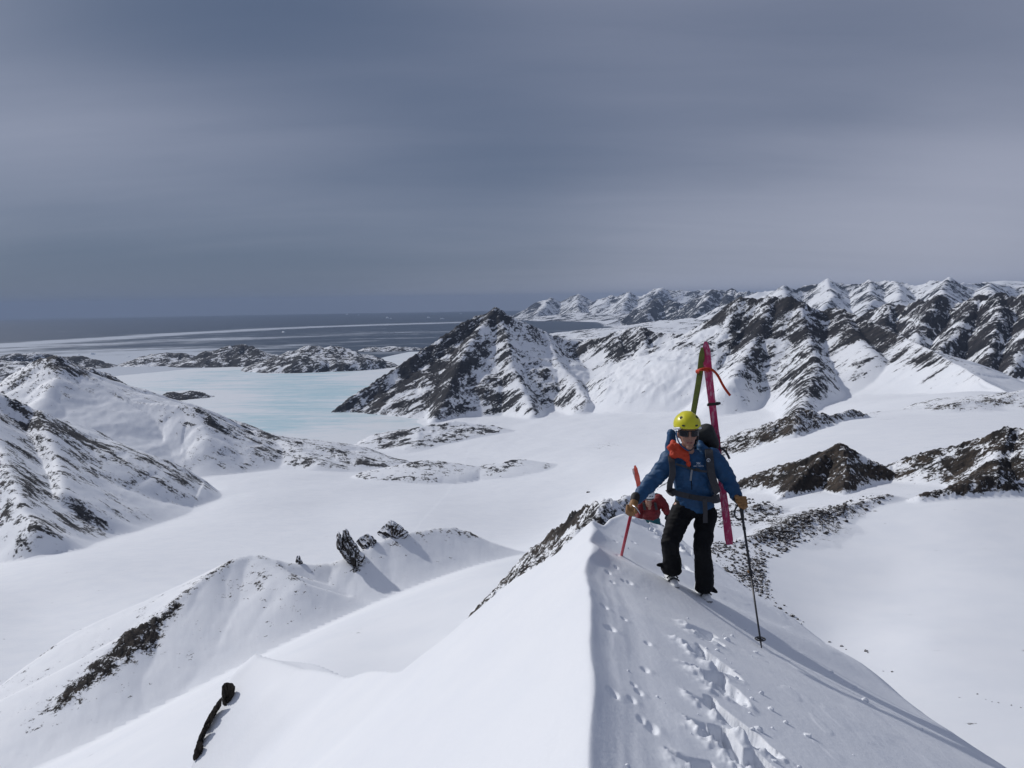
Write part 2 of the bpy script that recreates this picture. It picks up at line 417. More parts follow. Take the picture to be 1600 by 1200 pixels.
# dark right mountain
feature("mountain", "big dark brown rock mountain with diagonal snow couloirs behind the snow shoulder", M_dark,
        [[(1335, 520, 7200), (1358, 494, 7100), (1372, 480, 7000), (1390, 471, 6900), (1410, 474, 6800), (1430, 472, 6700), (1448, 466, 6600), (1466, 462, 6500), (1490, 472, 6500), (1510, 470, 6400), (1530, 461, 6300), (1545, 466, 6200), (1562, 460, 6100), (1590, 464, 6000), (1620, 455, 6000), (1700, 450, 6000)],
         [(1390, 471, 6900), (1382, 505, 6400), (1405, 530, 5900)], [(1466, 462, 6500), (1440, 505, 6000), (1425, 545, 5500)], [(1530, 461, 6300), (1500, 510, 5700), (1462, 556, 5150)],
         [(1562, 460, 6100), (1555, 520, 5400), (1540, 570, 4950)], [(1640, 455, 6000), (1600, 530, 5200), (1580, 575, 4850)]],
        Sn=1.0, Sf=.7, L=330, s2=.24, rock=.56, rib=95, lam=200, rough=50, rs=250, k=10)
# hills on the far side of the fjord
for label, ln, rk, S in (("small rocky hill beside the dark hill on the fjord's far shore", [(214, 562, 9300), (235, 553, 9300), (255, 551, 9300), (284, 550, 9300), (300, 558, 9300)], .6, .28),
                      ("dark rocky hill with few snow streaks on the fjord's far shore", [(288, 566, 8900), (305, 556, 8900), (325, 546, 8900), (350, 540, 8900), (378, 537, 8900), (398, 542, 8800), (415, 556, 8700), (425, 564, 8700)], .85, .42),
                      ("rounded snow streaked hill ending the fjord ice opposite the pointed peak", [(418, 568, 7900), (436, 556, 7900), (458, 546, 7900), (480, 539, 7900), (505, 541, 7900), (530, 540, 7900), (552, 547, 7900), (575, 558, 7900), (592, 568, 7900)], .58, .36),
                      ("low rocky strip of land behind the rounded fjord hill", [(555, 549, 10500), (580, 543, 10500), (610, 541, 10500), (640, 543, 10500), (665, 545, 10500)], .55, .10),
                      ("flat dark skerry out on the drift ice", [(16, 552, 10800), (24, 550, 10800), (34, 552, 10800)], .8, .2),
                      ("long flat skerry out on the drift ice", [(42, 551, 10800), (55, 549, 10800), (69, 551, 10800)], .7, .2),
                      ("low snowy islets of the outer shore behind the twin topped peak", [(-60, 566, 8600), (0, 562, 8600), (25, 564, 8500), (50, 568, 8500)], .5, .09),
                      ("dark low island behind the twin topped peak", [(86, 561, 9300), (100, 554, 9300), (120, 555, 9300), (142, 560, 9300)], .85, .25),
                      ("small rock skerry in the blue fjord ice", [(262, 613, 5700), (272, 612, 5700), (282, 613, 5700)], .9, .5),
                      ("longer rock skerry in the blue fjord ice", [(285, 611.5, 5750), (298, 609.5, 5750), (312, 611, 5750)], .9, .5)):
    sm = "skerry" in label
    feature("hill", label, M_mid, [ln], Sn=S, Sf=S, L=40 if sm else 170, s2=.25 if sm else .22, rock=rk, rib=0 if sm else 40, lam=170, rough=3 if sm else 28, rs=60 if sm else 240, k=2 if sm else 5)
# the pointed mountain and the cirque
feature("mountain", "pointed pyramid mountain with dark flank rising from the fjord ice", M_mid,
        [[(520, 641, 4620), (540, 626, 4650), (560, 611, 4680), (600, 586, 4740), (640, 560, 4800), (680, 533, 4880), (705, 516, 4930), (722, 504, 4960), (745, 494, 4990), (762, 488, 5000), (775, 481, 5000), (784, 483, 5000), (795, 492, 5000), (820, 504, 5050), (850, 518, 5150), (875, 527, 5200)],
         [(775, 481, 5000), (748, 515, 4830), (728, 545, 4640), (706, 590, 4400), (694, 625, 4200), (678, 655, 4020)],
         [(775, 481, 5000), (790, 520, 4800), (800, 570, 4500), (820, 615, 4220), (835, 645, 3980)],
         [(850, 518, 5150), (870, 565, 4700), (895, 590, 4450), (915, 625, 4050)]],
        Sn=.95, Sf=.9, L=250, s2=.29, rock=.30, rib=52, lam=115, rough=24, rs=130, k=14)
feature("mountain", "rocky cirque ridge between the pyramid mountain and the brown peak", M_mid,
        [[(860, 522, 5200), (885, 528, 5200), (905, 531, 5200), (925, 529, 5150), (945, 527, 5100), (960, 520, 5050), (985, 512, 5000), (1003, 510, 4950), (1018, 518, 4900), (1040, 521, 4850), (1070, 520, 4780), (1095, 517, 4700), (1112, 506, 4620)],
         [(960, 520, 5050), (975, 550, 4800), (990, 580, 4550)], [(1003, 512, 4950), (1010, 550, 4700)]],
        Sn=.9, Sf=.8, L=230, s2=.26, rock=.26, rib=40, lam=110, rough=14, rs=130, k=32)
feature("mountain", "broad brown topped peak with long snow shoulder behind the skier's skis", M_mid,
        [[(1100, 517, 4680), (1118, 500, 4600), (1130, 487, 4540), (1142, 472, 4500), (1158, 465, 4450), (1172, 467, 4440), (1190, 466, 4420), (1205, 464, 4400), (1220, 467, 4380), (1235, 463, 4350), (1250, 472, 4320), (1268, 482, 4330), (1285, 484, 4380), (1303, 480, 4400), (1322, 485, 4360)],
         [(1158, 465, 4450), (1135, 515, 4250), (1110, 550, 4080), (1090, 575, 3950)],
         [(1205, 464, 4400), (1185, 520, 4130), (1160, 560, 3850), (1140, 600, 3500)],
         [(1250, 472, 4320), (1262, 525, 4030), (1275, 568, 3640), (1262, 612, 3100), (1250, 640, 2700)],
         ],
        Sn=.85, Sf=.75, L=260, s2=.25, rock=.28, rib=48, lam=110, rough=22, rs=120, k=22)
feature("mountain", "long smooth snow shoulder falling from the brown peak toward the right", M_mid,
        [[(1303, 480, 4400), (1325, 486, 4350), (1350, 497, 4250), (1385, 514, 4050), (1420, 530, 3850), (1460, 548, 3600), (1500, 570, 3300), (1540, 592, 2950), (1572, 610, 2700)],
         [(1310, 483, 4380), (1340, 525, 4020), (1365, 552, 3750)]],
        Sn=.55, Sf=.75, L=300, s2=.20, rock=.0, rib=14, lam=150, rough=10, rs=140, k=40)
# left mountains
feature("mountain", "back ridge hidden behind the twin topped peak by the fjord", M_left,
        [[(100, 580, 3650), (128, 575, 3600), (142, 573, 3580), (165, 582, 3550), (190, 594, 3500), (212, 611, 3450), (236, 630, 3400), (250, 645, 3350)]], Sn=.8, Sf=.7, L=260, s2=.2, rock=.22, rib=20, lam=60, rough=10, rs=70, k=5)
feature("mountain", "twin topped snowy peak with dark summit rocks beside the fjord", M_left,
        [[(-160, 660, 3300), (-60, 622, 3300), (0, 597, 3300), (25, 580, 3270), (45, 568, 3250), (65, 560, 3220), (85, 556, 3200), (98, 562, 3190), (112, 578, 3170), (135, 590, 3130), (160, 600, 3100), (185, 612, 3050), (205, 626, 3000), (240, 629, 2960), (265, 631, 2930), (290, 634, 2900), (308, 637, 2880), (322, 645, 2860), (340, 660, 2830), (362, 676, 2800), (378, 686, 2780)],
         [(85, 556, 3200), (90, 590, 3060), (70, 620, 2950)], [(300, 636, 2890), (318, 665, 2790), (325, 682, 2720)]],
        Sn=.52, Sf=.65, L=200, s2=.26, rock=.12, rib=12, lam=85, rough=9, rs=90, k=10)
feature("mountain", "long low rocky rib sinking into the snowfield beside the blue ice", M_left,
        [[(365, 682, 3000), (378, 671, 3000), (400, 672, 2980), (420, 684, 2950), (440, 686, 2900), (470, 690, 2850), (500, 697, 2800), (530, 706, 2750), (560, 714, 2700), (590, 726, 2650), (608, 735, 2620)],
         [(440, 686, 2900), (480, 710, 2700), (500, 722, 2600)]], Sn=.22, Sf=.5, L=130, s2=.12, rock=.34, rough=5, rs=60, rib=4, lam=40, k=5)
feature("hill", "small dark topped snow hump beyond the rocky rib", M_left, [[(612, 733, 2420), (635, 723, 2400), (660, 719, 2400), (688, 720, 2400), (718, 732, 2380)]], Sn=.10, Sf=.5, L=60, s2=.12, rock=.12, rough=3, rs=30, k=2)
feature("hill", "tiny rock lip on the smooth valley snow", M_left, [[(780, 731, 2400), (796, 719, 2420), (812, 717, 2430), (840, 720, 2440)]], Sn=.08, Sf=.4, L=60, s2=.1, rock=.05, rough=2, rs=30, k=2)
feature("hill", "low rocky apron island at the foot of the pyramid mountain", M_mid,
        [[(575, 694, 3420), (600, 684, 3440), (630, 676, 3480), (655, 668, 3520), (690, 660, 3580), (715, 658, 3600), (740, 662, 3600), (770, 664, 3600), (800, 672, 3560)],
         [(655, 668, 3520), (650, 690, 3300)]], Sn=.16, Sf=.3, L=90, s2=.12, rock=.36, rough=9, rs=70, k=4)
feature("mountain", "grey snow slope with scattered rock bands above the shaded valley", M_left,
        [[(-330, 500, 2400), (-150, 555, 2280), (-60, 590, 2180), (0, 614, 2120), (30, 626, 2100), (60, 642, 2080), (95, 662, 2070), (130, 684, 2060), (165, 702, 2050), (200, 713, 2050), (230, 718, 2060), (248, 724, 2065), (268, 735, 2075), (284, 744, 2085)],
         [(60, 642, 2080), (90, 715, 1850), (100, 768, 1650)], [(-60, 590, 2180), (0, 700, 1820), (40, 800, 1480), (60, 820, 1400)]],
        Sn=.70, Sf=.7, L=110, s2=.30, rock=.12, rib=9, lam=80, rough=6, rs=90, k=12)
# right middle ground
feature("hill", "brown rock spur running down toward the skier's shoulder", M_near,
        [[(1148, 714, 1200), (1165, 702, 1210), (1185, 690, 1220), (1203, 672, 1240), (1222, 656, 1270), (1245, 643, 1300), (1265, 641, 1330), (1300, 648, 1400), (1335, 640, 1480), (1365, 650, 1500)],
         [(1245, 643, 1300), (1240, 670, 1210)]], Sn=.55, Sf=.35, L=38, s2=.30, rock=.55, rib=5, lam=22, rough=6, rs=26, k=3)
feature("hill", "snowy knoll with thin rock edge above the upper snow plateau", M_near,
        [[(1452, 652, 1500), (1468, 640, 1530), (1490, 629, 1560), (1515, 625, 1580), (1545, 628, 1600), (1575, 618, 1650), (1610, 606, 1700), (1700, 590, 1800)]], Sn=.18, Sf=.4, L=70, s2=.10, rock=.16, rough=5, rs=30, k=4)
feature("hill", "brown pyramid of bare rock above the boulder slope", M_near,
        [[(1205, 788, 560), (1225, 772, 580), (1250, 748, 605), (1270, 729, 625), (1290, 711, 645), (1305, 697, 655), (1314, 693, 660), (1325, 699, 665), (1345, 711, 670), (1370, 722, 680), (1390, 733, 690), (1415, 740, 695), (1440, 744, 700)],
         [(1314, 693, 660), (1322, 730, 625), (1318, 765, 585)], [(1370, 724, 680), (1378, 745, 650)]],
        Sn=.75, Sf=.45, L=30, s2=.30, rock=.74, rib=4, lam=12, rough=3.0, rs=12, k=1.5, warp=.05)
feature("hill", "black rock ridge with snow gullies climbing beyond the brown pyramid", M_near,
        [[(1415, 744, 690), (1445, 744, 690), (1470, 736, 690), (1490, 722, 685), (1510, 708, 680), (1528, 700, 680), (1545, 688, 680), (1562, 676, 680), (1577, 668, 680), (1590, 671, 680), (1610, 668, 680), (1660, 660, 690), (1750, 640, 700)],
         [(1577, 668, 680), (1560, 710, 640), (1550, 738, 600)], [(1610, 668, 680), (1600, 720, 630)], [(1550, 738, 600), (1500, 758, 575), (1440, 772, 555)]],
        Sn=.62, Sf=.5, L=32, s2=.25, rock=.62, rib=4.5, lam=13, rough=3.5, rs=15, k=2)
feature("hill", "boulder covered slope below the brown pyramid beside the ski pole", M_fine,
        [[(1115, 862, 395), (1150, 845, 410), (1200, 826, 435), (1250, 808, 465), (1300, 795, 500), (1350, 782, 535), (1385, 772, 555)],
         [(1120, 812, 470), (1150, 795, 495), (1190, 787, 510), (1225, 797, 515)]], Sn=.30, Sf=.22, L=16, s2=.12, rock=.38, rough=2.2, rs=9, k=1.5)
# our own mountain's lower ridges
feature("hill", "snow spur with rocky crest below the near ridge", M_spur,
        [[(40, 1150, 325), (85, 1104, 330), (115, 1078, 338), (150, 1046, 345), (180, 1008, 350), (205, 980, 356), (240, 967, 362), (270, 938, 370), (300, 915, 376), (335, 890, 383), (368, 870, 390), (390, 864, 392), (415, 868, 390), (445, 876, 387), (480, 878, 387), (512, 878, 388),
          (540, 866, 390), (575, 850, 395), (605, 836, 402), (640, 828, 412), (670, 823, 418), (700, 820, 422), (722, 826, 424), (742, 842, 424), (760, 860, 420), (790, 868, 412), (840, 872, 400), (900, 876, 380)],
         [(400, 866, 391), (440, 893, 372), (464, 908, 362)]], Sn=.26, Sf=.9, L=30, s2=.24, rock=-.35, rough=.9, rs=9, k=7, s2f=.75)
feature("hill", "rocky knoll on the ridge beyond the second climber", M_fine,
        [[(822, 862, 235), (842, 848, 226), (868, 826, 216), (893, 805, 206), (920, 787, 199), (945, 776, 194), (960, 779, 192), (970, 788, 194), (985, 802, 200)], [(965, 786, 205), (978, 774, 210), (990, 776, 212), (1000, 786, 214)],
         [(950, 778, 194), (925, 812, 180), (905, 830, 172)]], Sn=.55, Sf=.8, L=9, s2=.8, rock=.36, rib=1.2, lam=6, rough=.8, rs=5, k=1)

# rock that shows (or does not) at particular places: (px, py, range, radius px, amount)
BLOBS = [  # pyramid mountain
    (560, 620, 4800, 55, .45), (620, 590, 4800, 60, .40), (690, 540, 4900, 55, .30), (705, 600, 4450, 45, .42), (690, 640, 4150, 38, .42), (735, 500, 4980, 26, .5), (776, 486, 5000, 14, .8),
    (820, 540, 4900, 60, -.12), (880, 560, 4850, 60, -.30), (740, 645, 3990, 40, .15), (770, 600, 4300, 50, .0), (895, 620, 4100, 50, -.05), (835, 590, 4400, 40, .1),
    # cirque
    (1000, 515, 4960, 28, .45), (965, 528, 5050, 28, .35), (1040, 560, 4500, 55, -.40), (960, 580, 4600, 60, -.45), (1000, 620, 3900, 70, -.6), (1080, 620, 3400, 60, -.5), (965, 553, 4850, 18, .35), (920, 535, 5150, 25, .25),
    # brown peak
    (1150, 476, 4450, 32, .75), (1220, 472, 4400, 38, .75), (1290, 488, 4380, 14, .5), (1195, 520, 4250, 48, .24), (1180, 560, 3950, 36, .22), (1270, 520, 4050, 26, .25), (1340, 515, 4150, 42, .6), (1300, 490, 4380, 16, .4), (1380, 540, 3850, 24, .2),
    (1330, 510, 4200, 30, .45), (1350, 530, 4000, 26, .5), (1375, 545, 3850, 20, .4), (1400, 535, 3950, 18, .25), (1440, 560, 3600, 24, .35), (1480, 570, 3400, 22, .4), (1520, 590, 3100, 20, .4), (1555, 603, 2850, 14, .4), (1330, 590, 3400, 60, -.2), (1120, 610, 3300, 55, -.45), (1290, 500, 4280, 12, -.4), (1262, 570, 3600, 34, .35), (1262, 612, 3100, 30, .35), (1250, 640, 2700, 30, .35), (1180, 600, 3500, 30, .1), (1310, 600, 3000, 50, .02),
    # left slopes
    (85, 565, 3200, 24, .5), (110, 582, 3170, 16, .4), (60, 570, 3220, 20, .3), (30, 590, 3280, 25, .15), (130, 595, 3120, 30, .12), (318, 660, 2820, 26, .42), (290, 640, 2900, 30, .25), (200, 640, 2950, 50, -.02), (180, 668, 2700, 80, -.6), (100, 640, 2900, 50, -.3), (270, 690, 2500, 60, -.5), (60, 642, 2000, 20, .35), (95, 662, 1970, 20, .4), (130, 684, 1940, 20, .4), (165, 702, 1910, 20, .4),
    (40, 640, 2000, 40, .2), (110, 685, 1930, 34, .28), (240, 722, 1830, 26, .30), (150, 700, 1900, 28, .22), (50, 760, 1600, 70, .03), (150, 790, 1580, 45, -.3), (130, 812, 1440, 34, .35), (60, 815, 1420, 28, .3), (200, 770, 1650, 40, -.4), (270, 750, 1720, 25, .1),
    (400, 690, 2900, 40, .15), (560, 722, 2650, 40, .05), (665, 721, 2400, 32, .5), (797, 722, 2420, 14, .5), (940, 697, 2650, 26, .80),
    (200, 624, 3020, 12, .4), (230, 632, 2970, 13, .45), (262, 634, 2930, 13, .45), (335, 658, 2840, 14, .45), (358, 674, 2800, 13, .45), (390, 675, 2990, 13, .4), (430, 688, 2920, 14, .4), (470, 698, 2840, 15, .35), (520, 710, 2760, 15, .35), (570, 722, 2680, 14, .3),
    (560, 886, 386, 13, .8), (582, 856, 396, 9, .7), (612, 839, 404, 13, .75), (540, 874, 388, 9, .7), (640, 830, 411, 9, .6),
    # spur
    (250, 968, 362, 18, 0.83), (228, 980, 358, 22, 0.83), (208, 1000, 354, 22, 0.83), (188, 1020, 351, 20, 0.83), (165, 1040, 347, 20, 0.83), (140, 1060, 342, 20, 0.83), (115, 1082, 337, 18, 0.83), (92, 1102, 331, 14, 0.79), (285, 930, 372, 9, 0.83), (318, 903, 379, 9, 0.83), (355, 880, 387, 9, 0.83), (235, 1010, 350, 14, 0.69), (270, 945, 369, 10, 0.74), (335, 895, 383, 9, 0.69), (300, 920, 374, 8, 0.64), (385, 868, 391, 10, 0.74), (410, 872, 389, 14, 0.83), (432, 890, 378, 17, 0.72), (455, 905, 366, 11, 0.74), (410, 900, 375, 10, 0.74),
    (500, 884, 386, 7, 0.64), (680, 824, 419, 18, 0.78), (710, 824, 422, 16, 0.83), (735, 838, 423, 14, 0.83), (520, 880, 387, 9, 0.64), (812, 867, 405, 10, 0.79), (452, 968, 300, 6, 0.74),
    # right
    (1300, 740, 640, 60, .30), (1350, 735, 660, 40, .2), (1352, 715, 676, 16, -.8), (1280, 770, 590, 30, .2), (1220, 775, 570, 20, .2), (1580, 690, 670, 22, .2), (1480, 728, 688, 20, .3), (1545, 715, 650, 12, -.5), (1520, 752, 585, 40, .25), (1470, 765, 565, 35, .2), (1430, 760, 640, 16, -.6),
    (1165, 705, 1205, 22, .35), (1200, 682, 1235, 24, .3), (1235, 655, 1290, 22, .25), (1260, 680, 1180, 18, -.2), (1380, 655, 1350, 22, .5), (1335, 645, 1480, 24, .3), (1480, 634, 1540, 18, .6), (1560, 630, 1600, 22, .5), (1150, 713, 1190, 8, -.5),
    (1150, 860, 400, 50, .50), (1200, 840, 430, 45, .42), (1260, 820, 470, 40, .35), (1330, 800, 510, 40, .34), (1165, 795, 495, 45, .5), (1130, 820, 460, 24, .15), (1130, 905, 365, 34, .8), (1165, 925, 350, 22, .6), (1380, 768, 560, 16, .15), (1230, 968, 320, 12, .9), (1180, 745, 760, 14, .75),
    (1280, 850, 440, 30, -.4), (1240, 880, 400, 30, -.3), (1200, 758, 690, 20, -.4), (1195, 732, 860, 9, .8),
    # knoll
    (900, 808, 204, 30, .2), (940, 785, 195, 12, .4), (920, 830, 180, 34, .15), (860, 838, 218, 18, .2), (972, 795, 195, 16, -.35), (985, 782, 212, 12, -.2)]
def surf(px, py, r0, r1):
    d = ray(px, py); d = d / math.hypot(d[0], d[1]); a = math.atan2(d[0], d[1])
    j = int(np.clip(np.searchsorted(TH, a), 0, len(TH) - 1)); i0, i1 = np.searchsorted(RR, (r0, r1)); c = H[i0:i1, j] > d[2] * RR[i0:i1]
    return d * RR[i0 + int(np.argmax(c))] if c.any() else None
slope = np.zeros_like(H)
dHr = np.gradient(H, axis=0) / np.gradient(RG, axis=0)
dHt = np.gradient(H, axis=1) / (np.gradient(TT, axis=1) * RG)
slope = np.hypot(dHr, dHt)
steep = np.clip(slope, 0, 1.6)
isf = LAB > 0
for lo, hi, s_ in ((0, 1000, 22), (1000, 2700, 90), (2700, 9000, 330), (9000, 40000, 1500)):
    m = (RG >= lo) & (RG < hi); ROCK[m] += .30 * fbm(X[m] / s_, Y[m] / s_, 61, 3, .55)
ROCK = ROCK + np.where(isf, .32 * (steep - .75) + .30 * (RIB - .25), 0)
for px, py, r, rad, amt in BLOBS:
    c = surf(px, py, .72 * r, 1.4 * r)
    if c is None: c = at(px, py, r)
    R_ = rad * math.hypot(c[0], c[1]) / FPX
    reach = 2.2 * R_
    m = (np.abs(X - c[0]) < 2.5 * reach) & (np.abs(Y - c[1]) < 2.5 * reach)
    d2 = ((X[m] - c[0]) ** 2 + ((Y[m] - c[1]) * .6) ** 2 + (H[m] - c[2]) ** 2) / (R_ * R_)
    ROCK[m] += amt * np.exp(-.9 * d2)
ROCK = np.minimum(ROCK, np.where(RG > 1000, .80, 1.0))
# bare rock stands proud of the snow and is rough
rk = smooth(.35, .8, ROCK)
fine = fbm(X / (RG * .012 + 1), Y / (RG * .012 + 1), 91, 3, .6, ridged=True) if False else 0
sz = np.where(RG < 700, 3.5, np.where(RG < 2500, 16, 60))
for lo, hi, s, a in ((0, 700, 5.0, 1.9), (700, 2600, 22, 4.0), (2600, 7500, 70, 9)):
    m = (RG >= lo) & (RG < hi)
    H[m] += rk[m] * a * (fbm(X[m] / s, Y[m] / s, int(s), 4, .6, ridged=True) - .3)
H -= RG ** 2 / (2 * R_EARTH) * 0

SEA = lambda r: -ALT - r * r / (2 * R_EARTH)
V = np.stack([X, Y, H], -1).reshape(-1, 3)
nr, nc = H.shape
ii = np.arange(nr * nc).reshape(nr, nc)
Q = np.stack([ii[:-1, :-1], ii[:-1, 1:], ii[1:, 1:], ii[1:, :-1]], -1).reshape(-1, 4)
wet = (H < SEA(RG) - 12).reshape(-1)
Q = Q[~wet[Q].all(1)]
lab = LAB.reshape(-1)[Q[:, 0]]
FEATS.insert(0, dict(name="snowfield", label="smooth white snowfield filling the valleys between the ridges", mat=None))
M_snowfield = rock_snow("snowfield_snow", 7, dark=(.03, .027, .025, 1), light=(.09, .075, .06, 1), bump=.30)
FEATS[0]['mat'] = M_snowfield
Rk = ROCK.reshape(-1)
for k, f in enumerate(FEATS):
    q = Q[lab == k]
    if len(q) == 0:
        print("empty feature", f['label']); continue
    u, inv = np.unique(q, return_inverse=True)
    me = grid_mesh(f['name'], V[u], inv.reshape(-1, 4), {"rock": Rk[u]})
    link(f['name'], me, f['mat'], kind="structure", label=f['label'])
print("terrain quads", len(Q))

# ------------------------------------------------------------------ sea with drift ice, and the frozen fjord
def polar_sheet(name, rs, ths, zf, attr):
    T_, R_ = np.meshgrid(ths, rs); x = R_ * np.sin(T_); y = R_ * np.cos(T_); z = zf(R_)
    n0, n1 = T_.shape; k = np.arange(n0 * n1).reshape(n0, n1)
    q = np.stack([k[:-1, :-1], k[:-1, 1:], k[1:, 1:], k[1:, :-1]], -1).reshape(-1, 4)
    return grid_mesh(name, np.stack([x, y, z], -1).reshape(-1, 3), q, {k_: a.reshape(-1) for k_, a in attr(x, y).items()})
def line_dist(pts, x, y):
    P = [at(*p)[:2] for p in pts]; best = np.full(x.shape, 1e12)
    for a, b in zip(P[:-1], P[1:]):
        ab = b - a; t = np.clip(((x - a[0]) * ab[0] + (y - a[1]) * ab[1]) / (ab @ ab), 0, 1)
        best = np.minimum(best, np.hypot(x - a[0] - t * ab[0], y - a[1] - t * ab[1]))
    return best
def sea_r(py, px):                 # range of the sea surface seen at a pixel
    dep = (py - (469 - .0147 * (px - 800))) / FPX
    a, b, c = 1 / (2 * R_EARTH), -dep, ALT
    disc = b * b - 4 * a * c
    return (-b - math.sqrt(disc)) / (2 * a) if disc > 0 else math.sqrt(2 * ALT * R_EARTH)
def sea_line(*pp): return [(px, py, sea_r(py, px)) for px, py in pp]
def ice_attr(x, y):
    r = np.hypot(x, y)
    ice = np.full(x.shape, .12)
    for pts, w, a in ((sea_line((-150, 537), (0, 530.5), (150, 524), (300, 517), (450, 511), (600, 506.5), (740, 503)), .035, .85),
                      (sea_line((-100, 541), (60, 534), (200, 529), (330, 526)), .05, .35),
                      (sea_line((300, 531), (480, 523), (620, 519), (700, 518)), .03, .22), (sea_line((420, 539), (520, 534), (640, 528)), .025, .22),
                      (sea_line((560, 488), (680, 488.5), (760, 487.5)), .05, .30), (sea_line((880, 524), (930, 522), (960, 521)), .02, .15)):
        d = line_dist(pts, x, y) / (r * w); ice += a * np.exp(-d * d)
    dep = (ALT / r + r / (2 * R_EARTH))
    pyy = 469 - .0147 * FPX * np.arctan2(x, y) + dep * FPX
    left = smooth(.05, -.25, np.arctan2(x, y))
    ice += .75 * smooth(14500, 10500, r) * smooth(-.22, -.42, np.arctan2(x, y)) + .18 * smooth(22000, 14000, r) * left
    return {"ice": ice}
rs = 1.0 / np.linspace(1 / 5000., 1 / 97000., 420)
sea_me = polar_sheet("sea", rs, np.radians(np.linspace(-50, 50, 260)), SEA, ice_attr)
t = NT("sea_water_and_drift_ice")
p = t.pos()
q = t.mapping(p, scale=(1 / 5200, 1 / 1500, 1), rot=(0, 0, math.radians(-32)))
n1 = t.noise(q, 1.0, 6, .58, .8); n2 = t.noise(p, 1 / 420, 5, .65); n3 = t.noise(t.mapping(p, scale=(1 / 16000, 1 / 3800, 1), rot=(0, 0, math.radians(-25))), 1.0, 4, .5, .5)
v = t.math('ADD', t.attr('ice'), t.math('MULTIPLY', t.math('SUBTRACT', n1, .5), 1.5))
v = t.math('ADD', v, t.math('MULTIPLY', t.math('SUBTRACT', n2, .5), .9))
v = t.math('ADD', v, t.math('MULTIPLY', t.math('SUBTRACT', n3, .5), .7))
fac = t.range(v, .28, .85)
col = t.mix(fac, (.014, .026, .044, 1), (.50, .54, .60, 1))
sea_mat = t.base(col, t.math('MULTIPLY_ADD', fac, .35, .38), **{"IOR": 1.33})
link("sea", sea_me, sea_mat, kind="structure", label="dark open sea with pale bands of drift ice")

def fj_attr(x, y):
    b = np.full(x.shape, .0)
    for px, py, w, a in ((500, 612, 110, .75), (430, 655, 110, .6), (470, 590, 80, .4), (620, 668, 55, .55), (330, 585, 70, .45), (420, 575, 90, .35), (230, 592, 50, .35), (560, 585, 40, -.35), (380, 612, 60, -.1), (590, 630, 30, -.4), (300, 608, 40, -.35), (560, 690, 60, -.5), (600, 655, 25, -.2)):
        c = at(px, py, ALT / ((py - (469 - .0147 * (px - 800))) / FPX)); r = math.hypot(c[0], c[1]); R_ = w * r / FPX
        b += a * np.exp(-((x - c[0]) ** 2 + ((y - c[1]) * .42) ** 2) / (R_ * R_))
    return {"blue": b}
def fjord():
    P = [at(px, py, ALT / ((py - (469 - .0147 * (px - 800))) / FPX)) for px, py in ((100, 578), (160, 577.5), (300, 568.5), (420, 566), (560, 566), (640, 548))]
    pa = np.array([math.atan2(q[0], q[1]) for q in P]); pr = np.array([math.hypot(q[0], q[1]) for q in P])
    ths = np.radians(np.linspace(-33, 1, 200)); fr = np.linspace(0, 1, 160)
    rmax = np.interp(ths, pa, pr) * (1 + .006 * fbm(ths * 60, ths * 0, 5, 3))
    inv = 1 / 2900. + (1 / rmax[None] - 1 / 2900.) * fr[:, None]
    R_ = 1 / inv; T_ = np.broadcast_to(ths, R_.shape)
    x = R_ * np.sin(T_); y = R_ * np.cos(T_); z = SEA(R_) + 1.0
    k = np.arange(R_.size).reshape(R_.shape)
    q = np.stack([k[:-1, :-1], k[:-1, 1:], k[1:, 1:], k[1:, :-1]], -1).reshape(-1, 4)
    return grid_mesh("fjord_ice", np.stack([x, y, z], -1).reshape(-1, 3), q, {k_: a.reshape(-1) for k_, a in fj_attr(x, y).items()})
t = NT("fjord_blue_ice")
p = t.pos()
n1 = t.noise(t.mapping(p, scale=(1 / 520, 1 / 120, 1), rot=(0, 0, math.radians(-20))), 1.0, 9, .72, .5)
n2 = t.noise(p, 1 / 1100, 5, .6, .5)
n3 = t.noise(t.mapping(p, scale=(1 / 90, 1 / 40, 1), rot=(0, 0, math.radians(15))), 1.0, 6, .7)
v = t.math('ADD', t.attr('blue'), t.math('MULTIPLY', t.math('SUBTRACT', n1, .5), 3.4))
v = t.math('ADD', v, t.math('MULTIPLY', t.math('SUBTRACT', n2, .5), 1.6))
v = t.math('ADD', v, t.math('MULTIPLY', t.math('SUBTRACT', n3, .5), 1.3))
col = t.mix(t.range(v, .0, 1.25), (.84, .865, .885, 1), (.48, .68, .74, 1))
link("fjord_ice", fjord(), t.base(col, .5), kind="structure", label="frozen fjord of pale turquoise ice with wind packed snow")
# ------------------------------------------------------------------ the near ridge we stand on
EYE = 1.6; CS = .12; LS = .78; RS = .45
def crest_x(y): return .093 * y + np.where(y > 8.6, .020 * (np.minimum(y, 17) - 8.6) ** 2, 0) + np.where(y > 17, .33 * (y - 17), 0)
def plane_y(px, py, side):         # depth at which the left or right face is met
    d = ray(px, py); d = d / d[1]
    t_ = d[0] - .093
    return EYE / (-d[2] - CS - (LS * -t_ if side < 0 else RS * t_))
def left_r(px, py):
    p = ray(px, py); k = plane_y(px, py, -1) / p[1]; return math.hypot(p[0], p[1]) * k
def right_r(px, py):
    p = ray(px, py); k = plane_y(px, py, 1) / p[1]; return math.hypot(p[0], p[1]) * k
_lp = []
for px, py in ((920, 1200), (918, 1000), (920, 900), (800, 1200), (800, 1000), (860, 940), (700, 1100), (700, 1000), (620, 1060), (600, 1200), (500, 1200), (804, 905)):
    _lp.append(at(px, py, left_r(px, py)))
